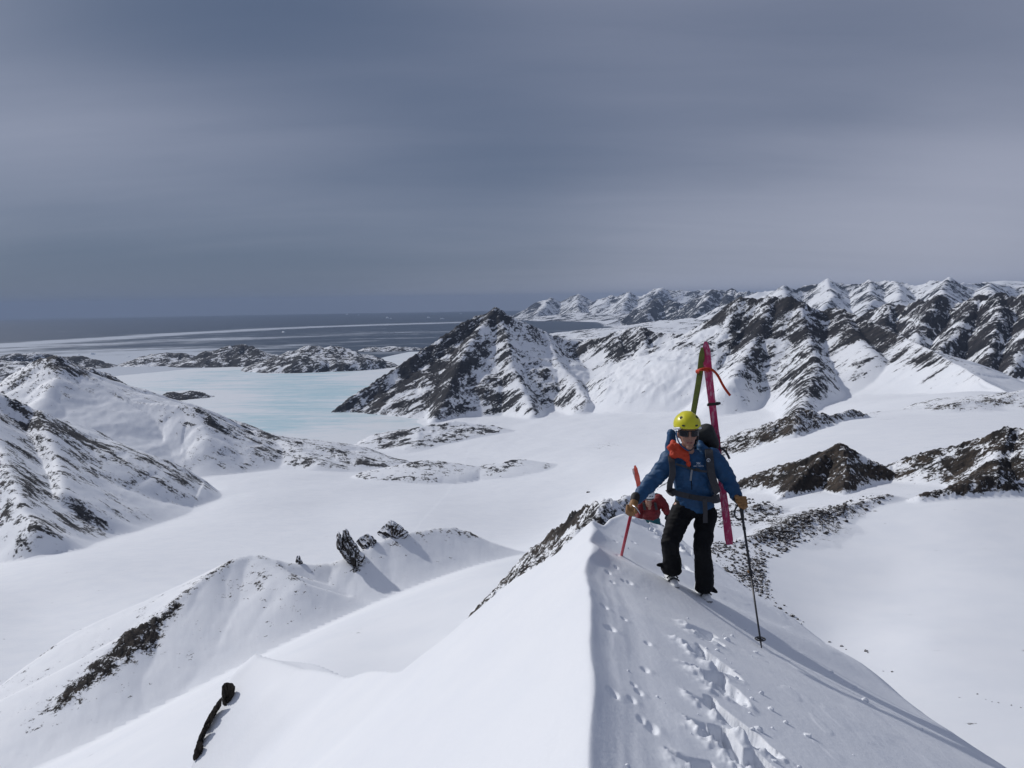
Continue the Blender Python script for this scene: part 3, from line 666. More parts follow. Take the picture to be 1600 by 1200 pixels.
for a in ((540, 1058, 13.2), (470, 1047, 15.4), (400, 1031, 17.0), (440, 1120, 13.8), (400, 1180, 13.6), (345, 1190, 14.8), (372, 1046, 17.0), (350, 1080, 16.8), (325, 1120, 16.4), (300, 1190, 15.8), (500, 1110, 12.0), (580, 1110, 9.6), (430, 1075, 15.2), (270, 1260, 15.2), (200, 1400, 14.0)):
    _lp.append(at(*a))
for x, y in ((-3.0, 0.5), (-.2, .5), (1.5, 14.0), (-8, 2), (2.5, 9), (-14, 8)):
    c = .093 * y; _lp.append(np.array([x, y, -EYE - CS * y - LS * (c - x)]))
_lp = np.array(_lp)
TL = TPS(_lp[:, :2], _lp[:, 2], 1e-2)
# the far edge of what can be seen of the ridge, as range over bearing
_ed = [(-400, 700, 4.0), (150, 1400, 5.0), (255, 1290, 7.5), (285, 1225, 12.0), (298, 1194, 15.7), (330, 1112, 16.6), (352, 1073, 17.0), (375, 1044, 17.2), (400, 1030, 17.4), (470, 1046, 15.7), (540, 1056, 13.5)]
_ed += [(px, py, left_r(px, py)) for px, py in ((625, 1048), (700, 990), (804, 900), (870, 858))]
_ed += [(943, 815, 11.0), (957, 806, 11.8), (975, 803, 12.6), (992, 810, 12.6), (1010, 816, 12.7), (1030, 815, 13.0), (1047, 813, 13.0), (1075, 843, 12.4)] + [(px, py, right_r(px, py)) for px, py in ((1120, 880), (1200, 934), (1300, 1000), (1450, 1100), (1600, 1200), (1750, 1300))] + [(2100, 1500, 3.9), (2600, 1500, 2.6)]
_eth = np.array([math.atan2(*at(*e)[:2]) for e in _ed]); _er = np.array([e[2] for e in _ed])
_esl = np.interp(np.arange(len(_ed)), [0, 14, 15, 16, 18, 21, 22, 24, len(_ed)], [.85, .8, .62, .45, .42, .45, .7, .85, .85])
_ez = np.array([at(*e)[2] for e in _ed])
_lens = [(398, 1030, 0.0), (412, 1026, 2.2), (440, 1029, 3.2), (470, 1031.5, 3.4), (495, 1036, 3.0), (520, 1046, 2.0), (543, 1057, 0.0)]
_lth = np.array([math.atan2(*at(a_, b_, 16.)[:2]) for a_, b_, _ in _lens]); _lw = np.array([c_ for _, _, c_ in _lens])
_lz = np.array([at(a_, b_, np.interp(q_, _eth, _er) + c_)[2] for (a_, b_, c_), q_ in zip(_lens, _lth)])
def near_height(x, y, detail=True):
    r = np.hypot(x, y); th = np.arctan2(x, y)
    c = crest_x(y)
    if detail: c = c + .045 * perlin(y * .8, y * 0 + 3.3, 5) + .02 * perlin(y * 2.7, y * 0 + 1.3, 6) * smooth(4, 7, y) + .13 * np.exp(-((y - 8.5) / .30) ** 2) - .07 * np.exp(-((y - 7.5) / .45) ** 2) + .08 * np.exp(-((y - 9.7) / .35) ** 2)
    tt = x - c
    zl = TL(x, y) + np.where(tt > 0, 0, 0)
    lip = .05 * (1 - np.exp(-np.maximum(tt, 0) / .10)) + .05 * smooth(.12, .5, tt) * 0
    zr = -EYE - CS * y - RS * tt - lip - .10 * np.maximum(tt, 0) * smooth(0.5, .0, tt)
    k = .03
    z = .5 * (zl + zr - np.sqrt((zl - zr) ** 2 + k * k))
    e = np.interp(th, _eth, _er); sl = np.interp(th, _eth, _esl)
    b = r - e; w = .35
    z = z - sl * .5 * (b + np.sqrt(b * b + w * w)) + sl * .5 * w * w / (2 * np.maximum(np.abs(b), w)) * (b < 0)
    # the little cornice behind the mound on the left
    wl2 = np.interp(th, _lth, _lw); zc_ = np.interp(th, _lth, _lz); ze_ = np.interp(th, _eth, _ez)
    f_ = np.clip(b / np.maximum(wl2, .05), 0, 1)
    zl2 = ze_ + (zc_ - ze_) * f_ - .04 - .9 * np.maximum(b - wl2, 0)
    z = np.where((b > 0) & (wl2 > .06), np.maximum(z, zl2), z)
    return z, tt, b
# boot prints: (px, py, length m, width m, heading deg, depth m)
PRINTS = [(1103, 992, .36, .24, 8, .10), (1108, 1030, .50, .22, 24, .13), (1128, 1072, .44, .24, 14, .12), (1150, 1135, .62, .19, 27, .16), (1100, 1146, .24, .13, 10, .07), (1152, 1182, .50, .22, 24, .15),
          (1200, 1215, .5, .2, 20, .12), (1120, 1225, .4, .2, 20, .12),
          (1064, 885, .50, .22, 6, .10), (1078, 862, .5, .24, 8, .10), (1052, 850, .5, .24, -20, .10), (1040, 836, .6, .3, -25, .12), (1022, 822, .6, .3, -25, .10), (1060, 826, .5, .3, -25, .1), (1005, 818, .5, .25, -20, .06)]
PITS = [(950, 892, 1), (963, 890, .8), (975, 905, 1), (983, 908, 1.2), (957, 905, .8), (944, 948, 1.1), (975, 968, .8), (955, 984, 1.2), (948, 982, .8), (1012, 1005, .9), (1008, 1046, 1.0), (958, 1088, 1.2), (990, 1072, .7), (998, 1084, .9), (987, 1098, .9), (1002, 1128, .9), (1018, 1140, 1.3), (962, 850, .8), (975, 838, .8), (990, 846, .9), (965, 868, .7)]
_gh = {}
def ground_hit(px, py):
    """where the line of sight through a pixel meets the near ridge"""
    if (px, py) in _gh: return _gh[(px, py)]
    d = ray(px, py); d = d / np.linalg.norm(d)
    lo, hi = 1.0, 30.0
    for n_ in (240, 60, 40):
        s = np.linspace(lo, hi, n_); P = d[None] * s[:, None]
        z, _, _ = near_height(P[:, 0], P[:, 1], False)
        k = int(np.argmax(P[:, 2] < z)); k = max(k, 1)
        lo, hi = s[k - 1], s[k]
    _gh[(px, py)] = P[k]
    return P[k]
def near_detail(x, y, tt, b):
    right = smooth(.1, .4, tt) * smooth(1.5, .2, b)
    dz = .008 * fbm(x * 1.1, y * .5, 40, 3) * right
    # wind lines along the lip
    wl_ = np.exp(-((tt - .27 - .05 * np.sin(y * .9)) / .05) ** 2) * .009 + np.exp(-((tt - .17) / .03) ** 2) * .005 - np.exp(-((tt - .36) / .08) ** 2) * .004
    dz = dz + wl_ * smooth(9.2, 7.2, y) * (.6 + .5 * perlin(y * 1.3, y * 0 + 9, 8))
    dz = dz + .0014 * fbm(tt * 16, y * 1.1, 12, 2) * smooth(.75, .2, tt) * (tt > 0)
    # wind crust: small plates
    pl = fbm(x * 2.3 + 4, y * 1.4, 77, 3)
    dz = dz + .004 * smooth(.12, .2, pl) * right * smooth(1.0, 1.6, tt)
    rub = np.zeros_like(x)
    for px, py, sc in PITS:
        c = ground_hit(px, py)
        d2 = ((x - c[0]) / (.024 * sc)) ** 2 + ((y - c[1]) / (.045 * sc)) ** 2
        d3 = ((x - c[0] - .035 * sc) / (.03 * sc)) ** 2 + ((y - c[1]) / (.05 * sc)) ** 2
        dz = dz - .020 * sc * np.exp(-d2 * d2) + .006 * sc * np.exp(-d3)
    for px, py, ln, wd, hd, dp in PRINTS:
        c = ground_hit(px, py); a = math.radians(hd)
        ux, uy = math.sin(a), -math.cos(a)
        du = (x - c[0]) * ux + (y - c[1]) * uy; dv = (x - c[0]) * -uy + (y - c[1]) * ux
        dv = -dv
        wob = .03 * perlin(x * 9, y * 9, int(px))
        q = np.maximum(np.abs(du) / (ln * .5), np.abs(dv + wob) / (wd * .5))
        near_ = q < 3
        hole = smooth(1.12, .80, q + .35 * perlin(x * 7, y * 7, int(py)))
        dz = dz - .7 * dp * hole * (1 + .25 * perlin(x * 14, y * 14, 3))
        side = np.exp(-((dv - wd * .62) / (wd * .34)) ** 2) * smooth(1.35, .8, np.abs(du) / (ln * .5))
        end_ = np.exp(-((du - ln * .5) / .10) ** 2) * smooth(1.3, .7, np.abs(dv) / (wd * .5))
        lump = np.maximum(0, fbm(x * 9, y * 9, 7, 3) + .15)
        rub = np.maximum(rub, (side * .8 + end_ * .4) * dp * (.12 + .75 * lump))
        rub = np.maximum(rub, hole * .30 * dp * np.maximum(0, fbm(x * 17, y * 17, 19, 2)))
    return dz + rub
def build_near():
    d1 = math.radians
    ths = [-62]
    while ths[-1] < 70:
        a = ths[-1]; px = 800 + FPX * math.tan(d1(max(min(a, 60), -60)))
        ths.append(a + (.085 if 905 < px < 1330 else .3 if -100 < px < 1700 else 1.0))
    ths = np.radians(np.array(ths))
    rs = [.6]
    while rs[-1] < 70:
        r = rs[-1]
        rs.append(r + (.1 if r < 3 else .018 if r < 8 else .025 if r < 11 else .035 if r < 14 else .08 if r < 20 else .35 if r < 30 else 1.0))
    T_, R_ = np.meshgrid(ths, np.array(rs)); x = R_ * np.sin(T_); y = R_ * np.cos(T_)
    z, tt, b = near_height(x, y)
    m = (R_ < 15) & (tt > -.1)
    dz = np.zeros_like(z); dz[m] = near_detail(x[m], y[m], tt[m], b[m]); z = z + dz
    z = z + .012 * fbm(x * .5, y * .5, 51, 3) * (tt < -.2) + .05 * fbm(x * .12, y * .12, 52, 2) * (R_ > 5) * smooth(0, -2, tt)
    k = np.arange(z.size).reshape(z.shape)
    q = np.stack([k[:-1, :-1], k[:-1, 1:], k[1:, 1:], k[1:, :-1]], -1).reshape(-1, 4)
    print("near quads", len(q))
    return grid_mesh("snow_ridge", np.stack([x, y, z], -1).reshape(-1, 3), q)
t = NT("ridge_snow")
p = t.pos()
n = t.noise(p, 22, 5, .6); n2 = t.noise(p, 160, 3, .6); n3 = t.noise(t.mapping(p, scale=(1, .35, 1)), 5, 4, .55)
h = t.math('ADD', t.math('MULTIPLY', n, .5), t.math('ADD', t.math('MULTIPLY', n2, .12), n3))
M_ridge = t.base(t.mix(t.range(t.noise(p, .9, 4, .55), .3, .7), (.86, .875, .90, 1), (.83, .85, .885, 1)), .62, t.bump(h, .34, .02), **{"Specular IOR Level": .25})
link("snow_ridge", build_near(), M_ridge, kind="structure", label="narrow wind packed snow ridge crest the skier climbs")
# ------------------------------------------------------------------ rocks, icebergs, boulders, snow crumbs
def land(x, y):
    """height of the land at points"""
    x = np.asarray(x, float); y = np.asarray(y, float)
    r = np.hypot(x, y); a = np.arctan2(x, y)
    i = np.clip(np.searchsorted(RR, r) - 1, 0, len(RR) - 2); j = np.clip(np.searchsorted(TH, a) - 1, 0, len(TH) - 2)
    u = (r - RR[i]) / (RR[i + 1] - RR[i]); v = (a - TH[j]) / (TH[j + 1] - TH[j])
    return (H[i, j] * (1 - v) + H[i, j + 1] * v) * (1 - u) + (H[i + 1, j] * (1 - v) + H[i + 1, j + 1] * v) * u
def land_hit(px, py, r0=100, r1=3000):
    """where the line of sight through a pixel meets the land"""
    d = ray(px, py); d = d / math.hypot(d[0], d[1])
    r = r0 * 1.003 ** np.arange(int(math.log(r1 / r0) / math.log(1.003)))
    k = int(np.argmax(d[2] * r < land(d[0] * r, d[1] * r)))
    return d * r[k]
def rock_mesh(rng, dims, planes=16, sub=3, jag=.10, taper=0.0, strata=0.0):
    bm = bmesh.new(); bmesh.ops.create_icosphere(bm, subdivisions=sub, radius=1.0)
    N = rng.normal(size=(planes, 3)); N /= np.linalg.norm(N, axis=1)[:, None]; h = rng.uniform(.55, .95, planes)
    for v in bm.verts:
        d = np.array(v.co); c = N @ d
        with np.errstate(divide='ignore'): rr = np.min(np.where(c > .05, h / np.maximum(c, .05), 9))
        rr = min(rr, 1.05)
        q = d * rr
        v.co = Vector(tuple(q))
    co = np.array([v.co for v in bm.verts]); s0 = rng.uniform(0, 50)
    n = fbm(co[:, 0] * 2.2 + s0, co[:, 2] * 2.2 + co[:, 1] * 1.7, 5, 4, .6, ridged=True) - .3
    n2 = fbm(co[:, 0] * (6 if strata else 3) + s0 + co[:, 1] * 2, co[:, 2] * 1.2, 9, 3, .6) * strata
    for v, q, a, b_ in zip(bm.verts, co, n, n2):
        l = np.linalg.norm(q) + 1e-6; q = q + q / l * (a * jag + b_)
        f = 1 - taper * max(0, q[2])
        v.co = Vector((q[0] * dims[0] * f, q[1] * dims[1] * f, q[2] * dims[2]))
    me = bpy.data.meshes.new("rock"); bm.to_mesh(me); bm.free(); return me
def rock_mat(name, size, dark, light, snow=.55):
    t = NT(name); p = t.pos(); g = t.n.new("ShaderNodeNewGeometry")
    s = t.n.new("ShaderNodeSeparateXYZ"); t.l.new(g.outputs["Normal"], s.inputs[0])
    n = t.noise(p, 1.2 / size, 8, .7)
    col = t.mix(t.range(n, .35, .66), dark, light)
    m_ = t.math('ADD', s.outputs[2], t.math('MULTIPLY', t.math('SUBTRACT', t.noise(p, 2.5 / size, 6, .7), .5), 2.2))
    fac = t.range(m_, snow, snow + .22)
    return t.base(t.mix(fac, col, SNOW), .85, t.bump(t.noise(p, 3.0 / size, 8, .7), .7, size * .2), **{"Specular IOR Level": .2})
M_rock5 = rock_mat("spire_rock", 3.0, (.020, .018, .018, 1), (.065, .055, .048, 1), .42)
M_rock1 = rock_mat("ledge_rock", .22, (.010, .009, .008, 1), (.050, .042, .034, 1), 1.5)
M_rock2 = rock_mat("boulder_rock", 1.2, (.018, .016, .016, 1), (.08, .066, .055, 1), .85)
rng = np.random.default_rng(11)
def traced_rock(outline, r, thick, seed, mat, parent, name, jag=.10, lean=0.0, chip=.012):
    """a slab of rock: outline given in pixels at range r, given real depth, facets and a broken surface"""
    P = [at(px, py, r) for px, py in outline]; P = np.array(P)
    Q2 = []                                                    # finer, broken outline
    g = np.random.default_rng(seed); size = np.ptp(P[:, 2]) + np.ptp(P[:, 0])
    for a_, b_ in zip(P, np.roll(P, -1, 0)):
        for f in (0, .34, .67): Q2.append(a_ + (b_ - a_) * f + (g.normal(size=3) * size * chip if f else 0))
    P = np.array(Q2); c = P.mean(0); n = len(P)
    view = -c / np.linalg.norm(c); view[2] *= .3
    rings = []
    bm = bmesh.new()
    for off, sc, wob in ((-.9, .55, .5), (-.45, .9, .5), (0, 1.0, 0), (.45, .82, 1), (.8, .58, 1), (1.0, .30, 1)):
        ring = []
        for k, q_ in enumerate(P):
            w = c + (q_ - c) * sc * (1 + wob * .07 * g.normal())
            w = w + view * thick * off * (1 + .16 * g.normal() * wob); w[2] -= lean * thick * max(off, 0)
            ring.append(bm.verts.new(Vector(tuple(w))))
        rings.append(ring)
    for r0, r1 in zip(rings[:-1], rings[1:]):
        for k in range(n): bm.faces.new((r0[k], r0[(k + 1) % n], r1[(k + 1) % n], r1[k]))
    bm.faces.new(rings[0]); bm.faces.new(rings[-1])
    bmesh.ops.triangulate(bm, faces=bm.faces[:]); bmesh.ops.recalc_face_normals(bm, faces=bm.faces[:])
    bmesh.ops.subdivide_edges(bm, edges=bm.edges[:], cuts=1, use_grid_fill=True)
    co = np.array([v.co for v in bm.verts]); s_ = 5.0 / size
    a_ = (fbm(co[:, 0] * s_ + co[:, 1] * s_, co[:, 2] * s_ * .6, seed, 4, .6, ridged=True) - .3) * size * jag * .6
    for v, k in zip(bm.verts, a_):
        v.co += Vector(tuple(view)) * float(k)
    me = bpy.data.meshes.new(name); bm.to_mesh(me); bm.free()
    me.transform(Matrix.Translation(-parent.location)); return link(name, me, mat, parent)
def z6(*pts): return [(60 + x / 2, 780 + y / 2) for x, y in pts]
def z7(*pts): return [(250 + x / 4, 1000 + y / 4) for x, y in pts]
U3 = np.array([0, 0, 1.0])
def rock_thing(name, label, px, py, r, slabs, mat, thick):
    o = empty(name, tuple(at(px, py, r)), label=label, category="rock")
    for k, (pn, out, *rr) in enumerate(slabs): traced_rock(out, rr[0] if rr else r, thick, int(px) + k * 7, mat, o, pn, .10 if thick > 1 else .05, .6, .012 if thick > 1 else .005)
rock_thing("rock_spire", "tall black two pronged rock spire standing on the snow spur", 560, 890, 386,
           [("main_slab", z6((940, 150), (950, 112), (958, 97), (968, 98), (980, 120), (1000, 150), (1020, 180), (1040, 200), (1058, 226), (1030, 230), (1000, 226), (975, 215), (962, 190), (948, 168))),
            ("side_prong", z6((931, 145), (931, 115), (938, 100), (947, 112), (950, 135), (945, 155)))], M_rock5, 5.0)
rock_thing("rock_spire", "snow dusted rock fin tucked behind the two pronged spire", 575, 855, 396,
           [("slab", z6((993, 132), (1005, 118), (1030, 107), (1045, 116), (1060, 135), (1074, 154), (1050, 156), (1030, 148), (1005, 146)))], M_rock5, 4.0)
rock_thing("rock_spire", "triangular rock tooth with a snowy flank on the spur crest", 612, 840, 404,
           [("slab", z6((1058, 104), (1075, 85), (1100, 64), (1115, 70), (1140, 88), (1158, 104), (1150, 116), (1130, 124), (1100, 122), (1072, 116)))], M_rock5, 5.0)
rock_thing("rock_spire", "lone small upright block on the spur crest", 467, 882, 386, [("slab", z6((803, 195), (807, 178), (815, 175), (823, 190), (829, 208), (812, 210)))], M_rock5, 2.0)
rock_thing("rock_ledge", "dark upright rock column breaking through the lip of the near snow mound", 356, 1110, 16.35,
           [("column", z7((386, 290), (400, 270), (425, 264), (455, 270), (470, 290), (466, 330), (458, 400), (432, 448), (412, 452), (398, 440), (390, 400), (384, 340)))], M_rock1, .13)
rock_thing("rock_ledge", "thin dark rock edge running down the left side of the near snow mound", 312, 1185, 16.3,
           [("upper_edge", z7((388, 352), (384, 410), (356, 446), (336, 484), (312, 500), (312, 462), (335, 418), (365, 378)), 16.2),
            ("middle_edge", z7((346, 440), (338, 482), (316, 526), (294, 566), (268, 580), (272, 535), (300, 478), (322, 440)), 16.1),
            ("foot_edge", z7((306, 520), (294, 566), (274, 606), (264, 655), (232, 668), (228, 640), (248, 588), (276, 535)), 15.95),
            ("lower_block", z7((232, 640), (262, 635), (272, 660), (272, 692), (250, 722), (212, 757), (205, 742), (212, 690)), 15.75)], M_rock1, .08)
# single stones on the snow of the right bowl
STONE = [rock_mesh(np.random.default_rng(200 + k), (1, .9, .7), 12, 2, .12) for k in range(6)]
for me in STONE: me.materials.append(M_rock2)
def stone(px, py, w, name="stone", label="", group="", r0=100):
    c = land_hit(px, py, r0); k = math.hypot(c[0], c[1]) / FPX * w * .5
    o = bpy.data.objects.new(name, STONE[rng.integers(6)]); COL.objects.link(o)
    o.location = (c[0], c[1], float(land(c[0], c[1])) + k * .15); o.scale = (k, k, k * rng.uniform(.7, 1.0)); o.rotation_euler = (0, 0, rng.uniform(0, 6.28))
    o["label"] = label; o["category"] = "stone"; o["group"] = group
for px, py, w in ((1219, 952, 8), (1237, 963, 11), (1228, 958, 6), (1246, 968, 6), (1251, 976, 5), (1255, 972, 4), (1244, 977, 4), (1262, 989, 5), (1256, 987, 4), (1225, 947, 5), (1211, 948, 5), (1232, 972, 4), (1296, 1004, 5), (1315, 1010, 7), (1322, 1016, 3), (1353, 1018, 7), (1356, 1021, 4), (1380, 1050, 2.5), (1394, 1051, 4), (1499, 1090, 2.5), (1527, 1085, 3), (1310, 1018, 3)):
    stone(px, py, w, "stone", ("dark stone in the loose cluster hugging the ridge's right edge" if px < 1275 else "dark stone of the small group beyond the loose cluster" if px < 1340 else "dark stone of the close pair out on the bowl snow" if px < 1365 else "single small stone on the bowl snow past the close pair"), "stones on the snow below the ridge")
for px, py, w in ((919, 770, 7), (843, 873, 4), (1540, 1094, 2.5), (1560, 1099, 3), (1580, 1103, 3), (1550, 1097, 2), (1595, 1106, 3)):
    stone(px, py, w, "stone", "tiny dark stone showing through the open snowfield far from other rocks", "stray stones in the open snow")
# boulder slopes: the largest as single boulders, the rest one mass
def scatter(poly_px, n, wmin, wmax, r0, seed):
    g = np.random.default_rng(seed); out = []; P = np.array(poly_px, float); lo, hi = P.min(0), P.max(0)
    def inside(x, y):
        c = False; j = len(P) - 1
        for i in range(len(P)):
            if (P[i, 1] > y) != (P[j, 1] > y) and x < (P[j, 0] - P[i, 0]) * (y - P[i, 1]) / (P[j, 1] - P[i, 1]) + P[i, 0]: c = not c
            j = i
        return c
    clump = g.uniform(lo, hi, size=(max(6, n // 45), 2))
    while len(out) < n:
        q = clump[g.integers(len(clump))] + g.normal(size=2) * (14, 7) if g.random() < .65 else g.uniform(lo, hi)
        if inside(*q): out.append((q[0], q[1], wmin + (wmax - wmin) * g.random() ** 3))
    return out
SL = [([(1112, 800), (1160, 778), (1225, 790), (1222, 812), (1170, 822), (1110, 830)], 420, 480), ([(1105, 850), (1170, 838), (1260, 800), (1330, 780), (1390, 768), (1392, 782), (1330, 812), (1290, 835), (1230, 862), (1195, 880), (1200, 920), (1178, 930), (1120, 880)], 1500, 380), ([(1150, 880), (1200, 900), (1215, 945), (1185, 935)], 200, 340)]
big, small = [], []
for poly, n, r0 in SL:
    for q in scatter(poly, n, 1.6, 9.5, r0, n):
        (big if q[2] > 7.2 else small).append(q)
for px, py, w in big[:70]: stone(px, py, w, "boulder", "larger dark boulder in the boulder slope below the brown pyramid", "boulders of the slope")
bm = bmesh.new()
tmpl = []
for me in STONE:
    me2 = rock_mesh(np.random.default_rng(len(tmpl) + 300), (1, .9, .75), 10, 1, .1); tmpl.append((np.array([v.co for v in me2.vertices]), [tuple(p.vertices) for p in me2.polygons]))
VV, FF = [], []; off = 0
for px, py, w in small + big[70:]:
    c = land_hit(px, py, 200); k = math.hypot(c[0], c[1]) / FPX * w * .5; z = land(c[0], c[1])
    vs, fs = tmpl[rng.integers(6)]; a = rng.uniform(0, 6.28); R2 = np.array([[math.cos(a), -math.sin(a), 0], [math.sin(a), math.cos(a), 0], [0, 0, 1]])
    VV.append((vs * k) @ R2.T + np.array([c[0], c[1], z + .1 * k])); FF += [tuple(i + off for i in f) for f in fs]; off += len(vs)
bm.free()
me = bpy.data.meshes.new("boulder_field"); me.from_pydata(np.concatenate(VV).tolist(), [], FF)
link("boulder_field", me, M_rock2, kind="stuff", label="dense field of small dark boulders on the slope below the brown pyramid")
# icebergs on the sea
BERG = {0: "taller half of the twin icebergs on the grey sea", 1: "lower half of the twin icebergs on the grey sea", 2: "lone pale iceberg beside the pyramid mountain's skyline", 4: "bright flat iceberg beyond the twin topped peak", 5: "low ice block next to the bright flat iceberg", 6: "white iceberg lying on the long drift ice band"}
M_berg = simple_ = None
t = NT("iceberg_ice"); M_berg = t.base((.78, .84, .88, 1), .5)
for k, (px, py, w, h_) in enumerate(((605, 497, 7, 3.2), (611, 498, 3.5, 2.0), (691, 498.5, 7, 3.0), (542, 491, 4, 1.4), (145, 545.5, 8, 3.0), (122, 546, 5, 1.6), (443, 517.5, 6, 2.0), (670, 496, 5, 1.4), (560, 492, 3, 1.2), (200, 550, 6, 1.5), (720, 490, 4, 1.2))):
    r = sea_r(py, px); kk = r / FPX; c = at(px, py, r)
    me = rock_mesh(np.random.default_rng(400 + k), (w * .5 * kk, w * .4 * kk, h_ * .9 * kk), 12, 2, .15, .2)
    o = link("iceberg", me, M_berg, label=BERG.get(k, "tiny white iceberg speck on the grey sea near the horizon"), category="iceberg", group="icebergs on the sea"); o.location = (c[0], c[1], SEA(r))
# crumbs of kicked snow on the near slope
VV, FF = [], []; off = 0; g = np.random.default_rng(77); crumbs = []
for px, py, *_ in PRINTS:
    for _ in range(5): crumbs.append((px + 16 + abs(g.normal()) * 26, py + g.normal() * 18 + 8, g.uniform(.006, .022) * (1 + (g.random() < .12))))
for _ in range(35): crumbs.append((g.uniform(940, 1400), g.uniform(840, 1200), g.uniform(.005, .016)))
for px, py, sz in ((1352, 1093, .035), (1336, 1070, .028), (1300, 1047, .02), (1440, 1140, .02), (1150, 1060, .03), (1165, 1095, .03), (1190, 1085, .025), (1205, 1110, .03), (1228, 1130, .02), (1262, 1150, .03)): crumbs.append((px, py, sz))
C_ = np.array([ground_hit(px, py) for px, py, _ in crumbs]); zc, tc, bc_ = near_height(C_[:, 0], C_[:, 1]); zc = zc + near_detail(C_[:, 0], C_[:, 1], tc, bc_)
for c, z0, t0, b0, (px, py, sz) in zip(C_, zc, tc, bc_, crumbs):
    if b0 > -.1 or t0 < .15: continue
    vs, fs = tmpl[g.integers(6)]; VV.append(vs * sz + np.array([c[0], c[1], z0 + sz * .3])); FF += [tuple(i + off for i in f) for f in fs]; off += len(vs)
me = bpy.data.meshes.new("snow_crumbs"); me.from_pydata(np.concatenate(VV).tolist(), [], FF); shade(me) if 'shade' in globals() else None
link("snow_crumbs", me, M_ridge, kind="stuff", label="crumbs of kicked up snow beside the boot track")
# ------------------------------------------------------------------ figures: helpers
def J(px, py, y):
    d = ray(px, py); return d * (y / d[1])
def simple(name, color, rough=.7, bump=0.0, scale=60, var=.0, **kw):
    t = NT(name); p = t.pos()
    col = color if not var else t.mix(t.range(t.noise(p, scale * .25, 4, .6), .3, .7), color, tuple(c * (1 - var) for c in color[:3]) + (1,))
    nrm = t.bump(t.noise(p, scale, 4, .6), bump, .01) if bump else None
    return t.base(col, rough, nrm, **kw)
def apply_mods(bm, mods):
    me = bpy.data.meshes.new("tmp"); bm.to_mesh(me); bm.free()
    o = bpy.data.objects.new("tmp", me); COL.objects.link(o)
    for typ, kw in mods:
        md = o.modifiers.new(typ, typ)
        for k, v in kw.items(): setattr(md, k, v)
    dg = bpy.context.evaluated_depsgraph_get(); dg.update()
    r = bpy.data.meshes.new_from_object(o.evaluated_get(dg))
    bpy.data.objects.remove(o); bpy.data.meshes.remove(me)
    return r
def ell(bm, c, r, rot=None, sub=2):
    if np.isscalar(r): r = (r, r, r)
    M = Matrix.Translation(Vector(tuple(map(float, c))))
    if rot is not None: M = M @ rot.to_4x4()
    M = M @ Matrix.Diagonal((r[0], r[1], r[2], 1))
    bmesh.ops.create_icosphere(bm, subdivisions=sub, radius=1.0, matrix=M)
def chain(bm, pts, n=7, sub=2):
    """pts: (point, radius or radii); spheres strung along, to be fused by a voxel remesh"""
    for (a, ra), (b, rb) in zip(pts[:-1], pts[1:]):
        a = np.array(a, float); b = np.array(b, float)
        ra = np.array((ra,) * 3 if np.isscalar(ra) else ra, float); rb = np.array((rb,) * 3 if np.isscalar(rb) else rb, float)
        m = max(n, int(np.linalg.norm(b - a) / (0.35 * min(ra.min(), rb.min())) + 1)); m = min(m, 26)
        for k in range(m + 1):
            f = k / m; ell(bm, a + (b - a) * f, ra + (rb - ra) * f, sub=sub)
def fuse(bm, voxel, smooth_it=6, fac=.5):
    me = apply_mods(bm, [('REMESH', dict(mode='VOXEL', voxel_size=voxel, use_smooth_shade=True)), ('SMOOTH', dict(factor=fac, iterations=smooth_it))])
    return me
def wrinkle(me, amp, fx, fz, seed=1, amp2=0, f2=40):
    n = len(me.vertices); co = np.empty(n * 3, np.float32); me.vertices.foreach_get("co", co); co = co.reshape(-1, 3)
    nr = np.empty(n * 3, np.float32); me.vertices.foreach_get("normal", nr); nr = nr.reshape(-1, 3)
    a = fbm(co[:, 0] * fx + co[:, 1] * 3 + .6 * co[:, 2] * fz, co[:, 2] * fz + co[:, 1] * 5, seed, 3, .55, ridged=True) * amp
    if amp2: a = a + amp2 * fbm(co[:, 0] * f2 + co[:, 1] * f2, co[:, 2] * f2, seed + 5, 2)
    co = co + nr * (a - amp * .3)[:, None]
    me.vertices.foreach_set("co", co.astype(np.float32).ravel()); me.update()
    return me
def shade(me):
    me.polygons.foreach_set("use_smooth", np.ones(len(me.polygons), bool)); me.update(); return me
def tube(pts, rad, seg=10, caps=True, flat=None):
    """a tube through points; rad a number or a list"""
    P = [Vector(tuple(map(float, p))) for p in pts]
    rads = [rad] * len(P) if np.isscalar(rad) else list(rad)
    bm = bmesh.new(); rings = []; up = Vector((0.13, -1, 0.21)).normalized()
    for i, p in enumerate(P):
        tg = (P[min(i + 1, len(P) - 1)] - P[max(i - 1, 0)]).normalized()
        a = tg.cross(up)
        if a.length < 1e-4: a = tg.orthogonal()
        a.normalize(); b = tg.cross(a).normalized()
        fa, fb = flat or (1, 1)
        rings.append([bm.verts.new(p + (a * math.cos(q) * fa + b * math.sin(q) * fb) * rads[i]) for q in [2 * math.pi * k / seg for k in range(seg)]])
    for r0, r1 in zip(rings[:-1], rings[1:]):
        for k in range(seg): bm.faces.new((r0[k], r0[(k + 1) % seg], r1[(k + 1) % seg], r1[k]))
    if caps: bm.faces.new(rings[0]); bm.faces.new(rings[-1])
    bmesh.ops.recalc_face_normals(bm, faces=bm.faces)
    me = bpy.data.meshes.new("tube"); bm.to_mesh(me); bm.free(); return shade(me)
